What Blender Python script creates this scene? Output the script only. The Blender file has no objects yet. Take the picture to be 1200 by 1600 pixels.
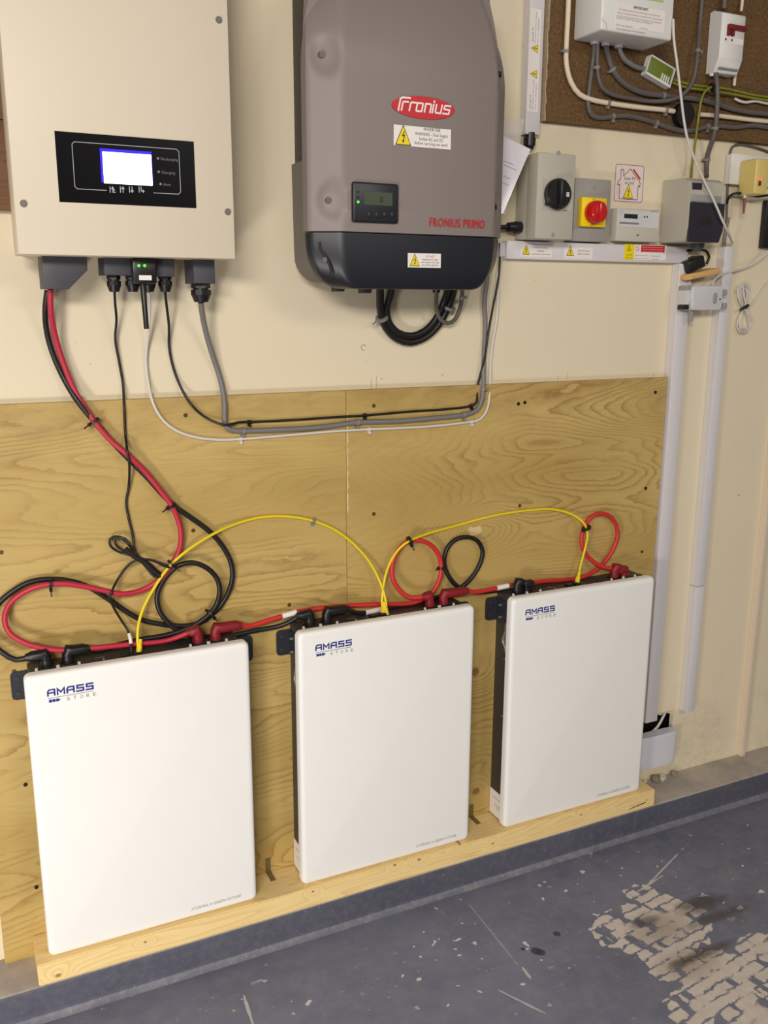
import bpy, bmesh, math, random
from mathutils import Vector, Matrix
random.seed(7)
PI = math.pi
SC = bpy.context.scene
COL = SC.collection

# ------------------------------------------------------------------ camera
# fitted to the three equal battery fronts (x along the wall, y into the wall, z up, metres)
FPX = 1427.8133
PITCH, ROLL, YAW = -0.228739316, -0.00419675, -0.447444252
CAM = Vector((-0.08556772, -1.77537647, 1.3371889))
ROT = Matrix.Rotation(YAW, 3, 'Z') @ Matrix.Rotation(PITCH, 3, 'X') @ Matrix.Rotation(ROLL, 3, 'Y')
cd = bpy.data.cameras.new('camera')
cam = bpy.data.objects.new('camera', cd)
COL.objects.link(cam)
cd.sensor_fit = 'VERTICAL'; cd.sensor_height = 36.0; cd.lens = FPX / 1600 * 36.0
cd.clip_start = 0.05
R3 = Matrix((ROT.col[0], ROT.col[2], -ROT.col[1])).transposed()
cam.matrix_world = Matrix.Translation(CAM) @ R3.to_4x4()
SC.camera = cam

def at(px, py, y):
    """the place on the plane at depth y that the photograph shows at a pixel"""
    d = ROT @ Vector(((px - 600) / FPX, 1.0, -(py - 800) / FPX))
    return CAM + d * ((y - CAM.y) / d.y)

def atz(px, py, z):
    d = ROT @ Vector(((px - 600) / FPX, 1.0, -(py - 800) / FPX))
    return CAM + d * ((z - CAM.z) / d.z)

# ------------------------------------------------------------------ light
SC.view_settings.view_transform = 'Standard'
SC.view_settings.look = 'None'
SC.view_settings.exposure = 0.0
SC.view_settings.gamma = 1.0
SC.view_settings.use_curve_mapping = False
w = bpy.data.worlds.new('world'); SC.world = w; w.use_nodes = True
w.node_tree.nodes['Background'].inputs[0].default_value = (1.0, 0.90, 0.80, 1)
w.node_tree.nodes['Background'].inputs[1].default_value = 0.19

def area(name, loc, target, sx, sy, power, color):
    l = bpy.data.lights.new(name, 'AREA'); l.shape = 'RECTANGLE'; l.size = sx; l.size_y = sy
    l.energy = power; l.color = color
    o = bpy.data.objects.new(name, l); COL.objects.link(o)
    o.location = loc
    o.rotation_euler = (Vector(target) - Vector(loc)).to_track_quat('-Z', 'Y').to_euler()
    return o
area('left_lamp_light', (-1.35, -3.5, 2.25), (0.5, 0.0, 0.5), 1.3, 0.45, 98, (1.0, 0.95, 0.885))
area('rear_fill_light', (1.9, -4.4, 2.9), (0.6, 0.0, 0.3), 1.5, 0.6, 34, (1.0, 0.95, 0.885))  # added fill from behind the camera, lifts the front faces; no known lamp
area('low_left_fill_light', (-0.9, -1.6, 0.22), (0.1, 0.0, 0.25), 0.35, 0.35, 19.5, (1.0, 0.955, 0.925))  # added low fill that brightens the lower left; its source is unseen

# ------------------------------------------------------------------ materials
def lin(c):
    out = []
    for v in c[:3]:
        v = v / 255.0
        out.append(v / 12.92 if v <= 0.04045 else ((v + 0.055) / 1.055) ** 2.4)
    return (*out, 1.0)

class NT:
    def __init__(s, name):
        s.m = bpy.data.materials.new(name); s.m.use_nodes = True
        s.t = s.m.node_tree; s.b = s.t.nodes['Principled BSDF']; s._c = None
    def n(s, typ, props=None, **inp):
        x = s.t.nodes.new(typ)
        for k, v in (props or {}).items(): setattr(x, k, v)
        for k, v in inp.items():
            key = int(k[1:]) if k[0] == '_' and k[1:].isdigit() else k.replace('_', ' ')
            s.set(x.inputs[key], v)
        return x
    def set(s, sock, v):
        if isinstance(v, bpy.types.NodeSocket): s.t.links.new(v, sock)
        elif isinstance(v, bpy.types.Node): s.t.links.new(v.outputs[0], sock)
        else: sock.default_value = v
    def co(s):
        if s._c is None: s._c = s.t.nodes.new('ShaderNodeTexCoord')
        return s._c.outputs['Object']
    def geo(s):
        return s.n('ShaderNodeNewGeometry').outputs['Position']
    def mapping(s, scale=(1, 1, 1), loc=(0, 0, 0), rot=(0, 0, 0), src=None):
        return s.n('ShaderNodeMapping', None, Vector=src or s.co(), Scale=scale, Location=loc, Rotation=rot).outputs[0]
    def noise(s, scale, detail=2.0, vec=None, rough=0.5, dist=0.0):
        return s.n('ShaderNodeTexNoise', None, Vector=vec or s.co(), Scale=scale, Detail=detail, Roughness=rough, Distortion=dist).outputs[0]
    def math(s, op, a, b=0.0, c=0.0, clamp=False):
        return s.n('ShaderNodeMath', {'operation': op, 'use_clamp': clamp}, _0=a, _1=b, _2=c).outputs[0]
    def ramp(s, fac, lo, hi):
        return s.n('ShaderNodeMapRange', {'clamp': True}, _0=fac, _1=lo, _2=hi, _3=0.0, _4=1.0).outputs[0]
    def mix(s, fac, a, b):
        x = s.n('ShaderNodeMix', {'data_type': 'RGBA'})
        s.set(x.inputs[0], fac)
        s.set(x.inputs[6], lin(a) if isinstance(a, tuple) else a)
        s.set(x.inputs[7], lin(b) if isinstance(b, tuple) else b)
        return x.outputs[2]
    def bump(s, h, strength=0.1, dist=0.001):
        s.set(s.b.inputs['Normal'], s.n('ShaderNodeBump', None, Height=h, Strength=strength, Distance=dist).outputs[0])
    def dist2(s, px, pz, vec, rx=1.0, rz=1.0, ax='xz'):
        sep = s.n('ShaderNodeSeparateXYZ', None, _0=vec)
        b = sep.outputs[2] if ax == 'xz' else sep.outputs[1]
        dx = s.math('MULTIPLY', s.math('SUBTRACT', sep.outputs[0], px), 1.0 / rx)
        dz = s.math('MULTIPLY', s.math('SUBTRACT', b, pz), 1.0 / rz)
        return s.math('ADD', s.math('MULTIPLY', dx, dx), s.math('MULTIPLY', dz, dz))

def mat(name, col, rough=0.5, metal=0.0, spec=0.5, vary=0.0, vscale=40.0, bump=0.0, bscale=300.0, coat=0.0):
    k = NT(name)
    k.b.inputs['Roughness'].default_value = rough
    k.b.inputs['Metallic'].default_value = metal
    k.b.inputs['Specular IOR Level'].default_value = spec
    if coat: k.b.inputs['Coat Weight'].default_value = coat
    if vary:
        c2 = tuple(max(0, v * (1 - vary)) for v in col)
        k.set(k.b.inputs['Base Color'], k.mix(k.noise(vscale, 3.0), col, c2))
    else:
        k.b.inputs['Base Color'].default_value = lin(col)
    if bump: k.bump(k.noise(bscale, 2.0), bump)
    return k.m

def glow(name, col, strength):
    k = NT(name)
    k.b.inputs['Base Color'].default_value = lin(col)
    k.b.inputs['Emission Color'].default_value = lin(col)
    k.b.inputs['Emission Strength'].default_value = strength
    return k.m

M = {}
M['white_plastic'] = mat('white_plastic', (226, 224, 219), 0.42, vary=0.02)
M['battery_white'] = mat('battery_white', (241, 239, 234), 0.38, vary=0.012, vscale=15, bump=0.03, bscale=500)
M['cream_coat'] = mat('cream_powder_coat', (217, 204, 182), 0.5, vary=0.02, vscale=300, bump=0.08, bscale=700)
M['dark_metal'] = mat('dark_grey_metal', (58, 54, 51), 0.5, vary=0.08, vscale=25, bump=0.04)
M['bracket_metal'] = mat('bracket_metal', (42, 44, 54), 0.45, vary=0.06)
M['steel'] = mat('steel', (150, 146, 140), 0.5, metal=0.55)
M['screw_steel'] = mat('dull_screw_steel', (118, 112, 106), 0.6, metal=0.3)
M['screw_metal'] = mat('screw_metal', (105, 84, 48), 0.45, metal=0.6)
M['screw_dark'] = mat('screw_dark', (34, 28, 24), 0.5, metal=0.3)
M['cover_grey'] = mat('cover_grey', (134, 123, 118), 0.5, vary=0.03, vscale=400, bump=0.05, bscale=800)
M['cover_black'] = mat('cover_black', (30, 31, 38), 0.38, vary=0.06, vscale=60)
M['housing_dark'] = mat('housing_dark', (62, 54, 50), 0.6, vary=0.06)
M['housing_grey'] = mat('housing_grey', (112, 105, 96), 0.6, vary=0.04)
M['box_grey'] = mat('cable_box_grey', (70, 70, 76), 0.5, vary=0.05)
M['black_plastic'] = mat('black_plastic', (22, 20, 22), 0.38, vary=0.1)
M['black_gloss'] = mat('black_panel', (9, 8, 13), 0.3, spec=0.12)
M['black_rubber'] = mat('black_cable_sheath', (24, 20, 20), 0.42, vary=0.1)
M['red_cable'] = mat('crimson_cable_sheath', (188, 40, 62), 0.45, vary=0.05, bump=0.05)
M['red_cable2'] = mat('scarlet_cable_sheath', (204, 44, 44), 0.45, vary=0.05, bump=0.05)
M['red_plug'] = mat('dark_red_plug', (136, 22, 32), 0.5, vary=0.08)
M['yellow_cable'] = mat('yellow_cable_sheath', (232, 208, 22), 0.42, vary=0.04)
M['grey_cable'] = mat('grey_cable_sheath', (122, 118, 114), 0.5, vary=0.05)
M['dark_grey_cable'] = mat('dark_grey_cable_sheath', (98, 90, 86), 0.5, vary=0.07)
M['white_cable'] = mat('white_cable_sheath', (214, 208, 200), 0.5, vary=0.03)
M['cream_cable'] = mat('cream_cable_sheath', (226, 208, 184), 0.5, vary=0.03)
M['olive_cable'] = mat('olive_grey_cable_sheath', (96, 92, 78), 0.5, vary=0.05)
M['earth_cable'] = mat('green_yellow_cable_sheath', (150, 150, 40), 0.5, vary=0.35, vscale=60)
M['brown_cable'] = mat('brown_lead', (140, 76, 62), 0.5)
M['clip_grey'] = mat('grey_clip', (128, 124, 120), 0.5)
M['trunk_white'] = mat('white_upvc', (216, 211, 212), 0.35, vary=0.02)
M['isolator_grey'] = mat('isolator_grey', (184, 178, 163), 0.5, vary=0.02)
M['switch_grey'] = mat('switch_box_grey', (158, 152, 146), 0.5, vary=0.03)
M['meter_grey'] = mat('meter_grey', (196, 190, 176), 0.5, vary=0.02)
M['device_grey'] = mat('device_grey', (204, 203, 203), 0.45, vary=0.02)
M['device_dark'] = mat('device_dark_grey', (150, 148, 146), 0.45)
M['red_gloss'] = mat('red_knob', (196, 20, 22), 0.22, spec=0.7)
M['yellow_plastic'] = mat('yellow_plastic', (246, 212, 10), 0.4)
M['pale_yellow'] = mat('pale_yellow_plastic', (220, 198, 118), 0.35, vary=0.04)
M['sticker_white'] = mat('sticker_white', (236, 228, 222), 0.45)
M['sticker_yellow'] = mat('sticker_yellow', (238, 212, 20), 0.4)
M['sticker_red'] = mat('sticker_red', (196, 34, 44), 0.45)
M['ink'] = mat('black_ink', (26, 22, 24), 0.6)
M['ink_grey'] = mat('grey_ink', (128, 126, 134), 0.6)
M['ink_light'] = mat('light_ink', (190, 190, 198), 0.6)
M['ink_blue'] = mat('navy_ink', (26, 36, 130), 0.5)
M['ink_red'] = mat('red_ink', (190, 22, 38), 0.5)
M['ink_white'] = mat('white_ink', (244, 226, 222), 0.5)
M['paper'] = mat('paper', (226, 220, 226), 0.18, spec=0.6)
M['lcd_green'] = mat('lcd_green', (62, 74, 54), 0.3)
M['green_block'] = mat('green_terminal_block', (104, 122, 28), 0.45, vary=0.08)
M['clear_plastic'] = mat('milky_plastic', (214, 212, 220), 0.3, vary=0.03)
M['smoked'] = mat('smoked_plastic', (40, 36, 48), 0.18, spec=0.6)
M['rust_red'] = mat('dark_red_switch', (112, 18, 22), 0.45)
M['strap_green'] = mat('galvanised_strap', (140, 122, 66), 0.5, metal=0.0, vary=0.4, vscale=90)
M['stone'] = mat('pale_rubble', (222, 214, 200), 0.8, vary=0.15)
M['rubble'] = mat('grey_rubble', (164, 148, 124), 0.9, vary=0.3)
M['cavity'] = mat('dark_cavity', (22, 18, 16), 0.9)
M['torn'] = mat('pale_torn_wood', (226, 200, 142), .8, vary=.15)
M['screen'] = glow('lit_screen', (240, 243, 255), 1.6)
M['screen_edge'] = glow('screen_backlight_edge', (28, 10, 235), 1.1)
M['led_green'] = glow('green_led', (60, 255, 40), 3.0)
M['led_red'] = glow('red_led', (255, 60, 50), 2.5)

# painted wall
k = NT('cream_wall_paint')
big = k.noise(2.2, 3.0); fine = k.noise(180, 2.0)
c = k.mix(big, (226, 214, 186), (220, 206, 176))
g = k.geo()
mould = k.math('MULTIPLY', k.ramp(k.dist2(1.87, 0.03, g, 0.16, 0.16), 1.0, 0.0), k.ramp(k.noise(60, 5.0, rough=0.75), 0.35, 0.85))
c = k.mix(k.math('MULTIPLY', mould, 0.6), c, (160, 146, 118))
sepw = k.n('ShaderNodeSeparateXYZ', None, _0=g)
low = k.math('MULTIPLY', k.ramp(sepw.outputs[2], 0.35, -0.05), k.ramp(k.noise(14, 5.0, rough=0.7), 0.52, 0.75))
c = k.mix(k.math('MULTIPLY', low, 0.45), c, (176, 160, 132))
spots = k.ramp(k.noise(70, 1.0), 0.80, 0.83)
c = k.mix(k.math('MULTIPLY', spots, 0.6), c, (120, 100, 75))
k.set(k.b.inputs['Base Color'], c); k.b.inputs['Roughness'].default_value = 0.75
k.bump(fine, 0.12, 0.001)
M['wall'] = k.m

# plywood with contour grain; knots push the contours into rings
def plywood(name, off, contrast, knots):
    k = NT(name)
    g = k.geo()
    v = k.mapping(scale=(0.62, 1.0, 4.2), loc=off, src=g)
    f = k.noise(1.25, 1.6, v, 0.45, 0.25)
    field = f
    dark = None
    for (kx, kz, s, amp) in knots:
        d = k.dist2(kx, kz, g, s * 1.5, s)
        e = k.math('POWER', 2.718, k.math('MULTIPLY', d, -0.5))
        field = k.math('ADD', field, k.math('MULTIPLY', e, amp))
        core = k.ramp(k.dist2(kx, kz, g, s * 0.22, s * 0.2), 1.0, 0.35) if s < 0.1 and s != 0.05 else 0.0
        dark = core if dark is None else k.math('MAXIMUM', dark, core)
    wob = k.noise(16, 4.0, k.mapping(scale=(1.0, 1, 2.6), src=g), 0.6)
    field = k.math('ADD', field, k.math('MULTIPLY', wob, 0.030))
    ph = k.math('MULTIPLY', field, 40.0)
    saw = k.math('FRACT', ph)
    line = k.math('MULTIPLY', k.math('POWER', saw, 3.6), k.ramp(saw, 1.0, 0.93))
    brk = k.ramp(k.noise(3.2, 2.0, k.mapping(scale=(1, 1, 2.5), loc=(3, 1, 2), src=g)), 0.40, 0.62)
    line = k.math('MULTIPLY', line, k.math('ADD', 0.18, k.math('MULTIPLY', brk, 0.82)))
    fib = k.noise(1.0, 3.0, k.mapping(scale=(9, 9, 420), src=g), 0.7)
    tone = k.noise(1.6, 3.0, k.mapping(scale=(1, 1, 3), loc=(7, 0, 4), src=g))
    c = k.mix(k.ramp(tone, 0.3, 0.7), (198, 171, 105), (173, 145, 79))
    c = k.mix(k.math('MULTIPLY', line, contrast), c, (132, 90, 34))
    c = k.mix(k.math('MULTIPLY', k.ramp(fib, 0.45, 0.8), 0.42), c, (176, 136, 70))
    # weathered upper edge
    sp = k.n('ShaderNodeSeparateXYZ', None, _0=g)
    top = k.ramp(sp.outputs[2], 0.98, 1.14)
    dirt = k.math('MULTIPLY', top, k.ramp(k.noise(9, 4.0, k.mapping(scale=(1, 1, 2.2), src=g), 0.65), 0.42, 0.72))
    c = k.mix(k.math('MULTIPLY', dirt, 0.55), c, (140, 104, 60))
    if dark is not None: c = k.mix(k.math('MULTIPLY', dark, 0.75), c, (112, 62, 24))
    k.set(k.b.inputs['Base Color'], c); k.b.inputs['Roughness'].default_value = 0.55
    k.bump(k.math('ADD', fib, k.math('MULTIPLY', line, -0.4)), 0.08, 0.001)
    return k.m
kn = at(742, 1050, .09); kn2 = at(744, 1236, .09); kn3 = at(748, 832, .09)
M['ply_left'] = plywood('plywood_pale', (0.35, 0, 0.2), 0.80, [(0.60, 0.12, 0.12, 0.10), (0.34, 0.86, 0.16, 0.16)])
M['ply_right'] = plywood('plywood_figured', (5.1, 2, 1.6), 0.85, [(kn.x, kn.z, 0.07, 0.35), (kn2.x, kn2.z, 0.06, 0.4), (kn3.x, kn3.z, 0.05, 0.25), (1.28, 0.93, 0.2, 0.18), (1.50, 0.66, 0.12, 0.12)])

# softwood
def softwood(name, a, b, knots, ax='xz'):
    k = NT(name); g = k.geo()
    v = k.mapping(scale=(0.9, 9, 9), src=g)
    f = k.noise(1.6, 2.0, v, 0.5, 0.3)
    dark = None
    for (kx, kz, s) in knots:
        d = k.dist2(kx, kz, g, s * 1.5, s, ax)
        e = k.math('POWER', 2.718, k.math('MULTIPLY', d, -0.3))
        f = k.math('ADD', f, k.math('MULTIPLY', e, 0.25))
        core = k.ramp(k.dist2(kx, kz, g, s * 0.8, s * 0.55, ax), 1.0, 0.1)
        dark = core if dark is None else k.math('MAXIMUM', dark, core)
    line = k.math('POWER', k.math('FRACT', k.math('MULTIPLY', f, 13.0)), 2.2)
    c = k.mix(k.math('MULTIPLY', line, 0.55), a, b)
    if dark is not None: c = k.mix(k.math('MULTIPLY', dark, 0.8), c, (104, 72, 34))
    k.set(k.b.inputs['Base Color'], c); k.b.inputs['Roughness'].default_value = 0.6
    k.bump(line, 0.06, 0.001)
    return k.m
kk = []
for (px, py, s) in [(91, 1524, 0.010), (227, 1472, 0.006), (489, 1393, 0.006), (655, 1343, 0.008), (617, 1352, 0.006), (720, 1320, 0.006), (770, 1318, 0.006), (908, 1273, 0.006), (1010, 1250, 0.005)]:
    q = at(px, py, -0.012); kk.append((q.x, q.z, s))
M['pine'] = softwood('pine_timber', (238, 210, 148), (214, 176, 104), kk)
M['offcut'] = softwood('pine_offcut', (214, 172, 112), (186, 140, 80), [])
M['brown_board'] = softwood('dark_brown_board', (118, 84, 56), (88, 58, 38), [])

# chipboard
k = NT('chipboard')
a = k.noise(160, 2.0); b = k.n('ShaderNodeTexVoronoi', None, Vector=k.co(), Scale=230.0).outputs[0]
c = k.mix(k.ramp(a, 0.3, 0.7), (112, 82, 44), (70, 48, 22))
c = k.mix(k.math('MULTIPLY', k.ramp(b, 0.45, 0.1), 0.5), c, (86, 60, 30))
c = k.mix(k.math('MULTIPLY', k.ramp(k.noise(5, 2), 0.4, 0.7), 0.3), c, (120, 86, 40))
k.set(k.b.inputs['Base Color'], c); k.b.inputs['Roughness'].default_value = 0.7
k.bump(a, 0.15, 0.001)
M['chipboard'] = k.m
M['chip_edge'] = mat('chipboard_edge', (196, 176, 146), 0.8, vary=0.25, vscale=120)

# painted concrete
def kerb_paint(name, a, b, dusty):
    k = NT(name); g = k.geo()
    n1 = k.noise(7, 5.0, g, 0.65); n2 = k.noise(60, 3.0, g, 0.6)
    c = k.mix(k.ramp(n1, 0.3, 0.7), a, b)
    c = k.mix(k.math('MULTIPLY', k.ramp(n2, 0.45, 0.75), dusty), c, (168, 156, 140))
    chips = k.ramp(k.noise(150, 1.0, g), 0.74, 0.76)
    c = k.mix(k.math('MULTIPLY', chips, 0.5), c, (190, 188, 190))
    k.set(k.b.inputs['Base Color'], c); k.b.inputs['Roughness'].default_value = 0.6
    k.bump(n2, 0.12, 0.001)
    return k.m
M['kerb_top'] = kerb_paint('kerb_top_dusty', (188, 176, 162), (136, 129, 126), 0.6)
M['kerb_front'] = kerb_paint('kerb_front_paint', (84, 85, 98), (73, 74, 88), 0.10)
M['kerb_cove'] = kerb_paint('kerb_cove_worn', (118, 118, 128), (96, 97, 110), 0.35)

k = NT('blue_grey_floor_paint'); g = k.geo()
n1 = k.noise(3.5, 5.0, g, 0.6); n2 = k.noise(35, 4.0, g, 0.65)
c = k.mix(k.ramp(n1, 0.3, 0.7), (116, 118, 136), (98, 101, 119))
c = k.mix(k.math('MULTIPLY', k.ramp(n2, 0.4, 0.8), 0.35), c, (146, 142, 142))
c = k.mix(k.math('MULTIPLY', k.ramp(k.noise(9, 4, k.mapping(scale=(1, 2.2, 1), loc=(4, 2, 0), src=g)), 0.5, 0.75), 0.35), c, (86, 88, 102))
# long scratches
sc = k.ramp(k.noise(1.0, 2.0, k.mapping(scale=(3, 150, 1), rot=(0, 0, 0.10), src=g)), 0.70, 0.76)
c = k.mix(k.math('MULTIPLY', k.math('MULTIPLY', sc, k.ramp(n1, 0.45, 0.6)), 0.5), c, (150, 146, 148))
# paint chips
ch = k.math('MULTIPLY', k.ramp(k.noise(42, 1.0, g), 0.725, 0.74), k.ramp(k.noise(5.0, 1.0, g), 0.40, 0.52))
c = k.mix(ch, c, (206, 198, 196))
ch2 = k.math('MULTIPLY', k.ramp(k.noise(95, 2.0, k.mapping(scale=(.5, 1.6, 1), rot=(0, 0, -.2), loc=(3, 5, 0), src=g)), 0.70, 0.73), k.ramp(k.noise(7.0, 1.0, g), 0.42, 0.55))
c = k.mix(k.math('MULTIPLY', ch2, 0.7), c, (176, 168, 168))
# area worn bare by tyres: blocks of missing paint
r0 = atz(945, 1478, -0.128); r1 = atz(1015, 1440, -0.128); RA = math.atan2(r1.y - r0.y, r1.x - r0.x)
q0 = k.mapping(rot=(0, 0, -RA), src=g)
wv = k.n('ShaderNodeTexNoise', None, Vector=g, Scale=45.0, Detail=4.0)
wob = k.n('ShaderNodeVectorMath', {'operation': 'SCALE'}, _0=wv.outputs[1]); wob.inputs[3].default_value = 0.017
vec = k.n('ShaderNodeVectorMath', {'operation': 'ADD'}, _0=q0, _1=wob.outputs[0]).outputs[0]
sv = k.n('ShaderNodeSeparateXYZ', None, _0=vec)
RH = 0.0275
vr = k.math('DIVIDE', sv.outputs[1], RH); row = k.math('FLOOR', vr)
rough = k.math('SUBTRACT', k.noise(75, 5.0, g, 0.75), 0.5)
fr_ = k.math('ADD', k.math('FRACT', vr), k.math('MULTIPLY', rough, 0.55))
stripe = k.math('MULTIPLY', k.ramp(fr_, 0.10, 0.15), k.ramp(fr_, 0.95, 0.90))
cn = k.n('ShaderNodeTexNoise', {'noise_dimensions': '2D'}, Vector=k.n('ShaderNodeCombineXYZ', None, _0=k.math('MULTIPLY', sv.outputs[0], 27.0), _1=k.math('MULTIPLY', row, 3.7)).outputs[0], Scale=1.0, Detail=1.5).outputs[0]
seg = k.ramp(k.math('ADD', cn, k.math('MULTIPLY', rough, 0.22)), 0.385, 0.405)
blocks = k.math('MULTIPLY', stripe, seg)
zone = None
for (px, py, rx, ry) in [(985, 1455, .10, .085), (1040, 1440, .11, .11), (1045, 1495, .09, .09), (1110, 1515, .10, .07), (1165, 1535, .10, .10), (1090, 1570, .08, .06), (1190, 1480, .07, .05), (1190, 1590, .12, .08), (1000, 1395, .05, .04)]:
    p = atz(px, py, -0.128)
    e = k.math('SUBTRACT', 1.0, k.dist2(p.x, p.y, g, rx, ry, 'xy'))
    zone = e if zone is None else k.math('MAXIMUM', zone, e)
zone = k.math('ADD', zone, k.math('MULTIPLY', k.math('SUBTRACT', k.noise(26, 3.0, g), 0.5), 0.9))
zone = k.math('ADD', zone, k.math('MULTIPLY', k.math('SUBTRACT', cn, 0.5), 1.2))
zm = k.ramp(zone, 0.20, 0.24)
solid = k.math('MULTIPLY', k.ramp(zone, 0.70, 0.95), k.ramp(k.noise(30, 5.0, g, 0.7), 0.40, 0.46))
wear = k.math('MULTIPLY', zm, k.math('MAXIMUM', blocks, solid))
bare = k.mix(k.noise(45, 3.0, g), (216, 206, 200), (184, 172, 156))
for (px, py, rx, ry) in [(1030, 1450, .10, .07), (1075, 1505, .1, .06)]:
    p = atz(px, py, -0.128)
    bare = k.mix(k.math('MULTIPLY', k.ramp(k.dist2(p.x, p.y, g, rx, ry, 'xy'), 1.0, 0.0), 0.55), bare, (132, 112, 88))
c = k.mix(wear, c, bare)
# thin bare streaks leading away
for (x0, y0, x1, y1) in [(1000, 1395, 1068, 1325), (985, 1400, 1042, 1364), (380, 1553, 395, 1600), (725, 1403, 815, 1515), (815, 1510, 830, 1530), (775, 1545, 855, 1585)]:
    a_ = atz(x0, y0, -0.128); b_ = atz(x1, y1, -0.128)
    L = (b_ - a_).length; ang = math.atan2(b_.y - a_.y, b_.x - a_.x); mid = (a_ + b_) / 2
    loc = (-(math.cos(-ang) * mid.x - math.sin(-ang) * mid.y), -(math.sin(-ang) * mid.x + math.cos(-ang) * mid.y), 0)
    v = k.mapping(rot=(0, 0, -ang), loc=loc, src=g)
    nn = k.math('MULTIPLY', k.math('SUBTRACT', k.noise(60, 3.0, g), 0.5), 1.9)
    thick = 0.004 if x0 in (380, 815) else 0.0028
    s_ = k.ramp(k.math('ADD', k.dist2(0, 0, v, L / 2, thick, 'xy'), nn), 0.95, 0.7)
    c = k.mix(k.math('MULTIPLY', s_, 0.30 if x0 == 725 else 0.8), c, (196, 190, 186))
# oily brown smears and black drops
for (px, py, rx, ry, al) in [(1095, 1412, .09, .035, .75), (1120, 1433, .12, .02, .6), (1010, 1440, .05, .02, .6), (1110, 1485, .09, .02, .7), (1065, 1505, .05, .018, .75), (1150, 1420, .12, .05, .25)]:
    p = atz(px, py, -0.128)
    s_ = k.ramp(k.math('ADD', k.dist2(p.x, p.y, g, rx, ry, 'xy'), k.math('MULTIPLY', k.math('SUBTRACT', k.noise(24, 3, g), 0.5), 1.4)), 1.0, 0.1)
    c = k.mix(k.math('MULTIPLY', s_, al), c, (62, 52, 46))
for (px, py, r) in [(870, 1459, .010), (838, 1486, .014), (845, 1488, .012), (817, 1483, .006)]:
    p = atz(px, py, -0.128)
    c = k.mix(k.math('MULTIPLY', k.ramp(k.dist2(p.x, p.y, g, r, r, 'xy'), 1.0, 0.6), 0.85), c, (38, 38, 46))
k.set(k.b.inputs['Base Color'], c); k.b.inputs['Roughness'].default_value = 0.55
k.bump(k.math('ADD', n2, k.math('MULTIPLY', wear, -0.5)), 0.12, 0.002)
M['floor'] = k.m

# ------------------------------------------------------------------ mesh helpers
def rrect(x0, x1, z0, z1, r, n=5):
    P = []
    for (cx, cz, a0) in ((x1 - r, z0 + r, -PI / 2), (x1 - r, z1 - r, 0), (x0 + r, z1 - r, PI / 2), (x0 + r, z0 + r, PI)):
        P += [(cx + r * math.cos(a0 + PI / 2 * i / n), cz + r * math.sin(a0 + PI / 2 * i / n)) for i in range(n + 1)]
    return P

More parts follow.
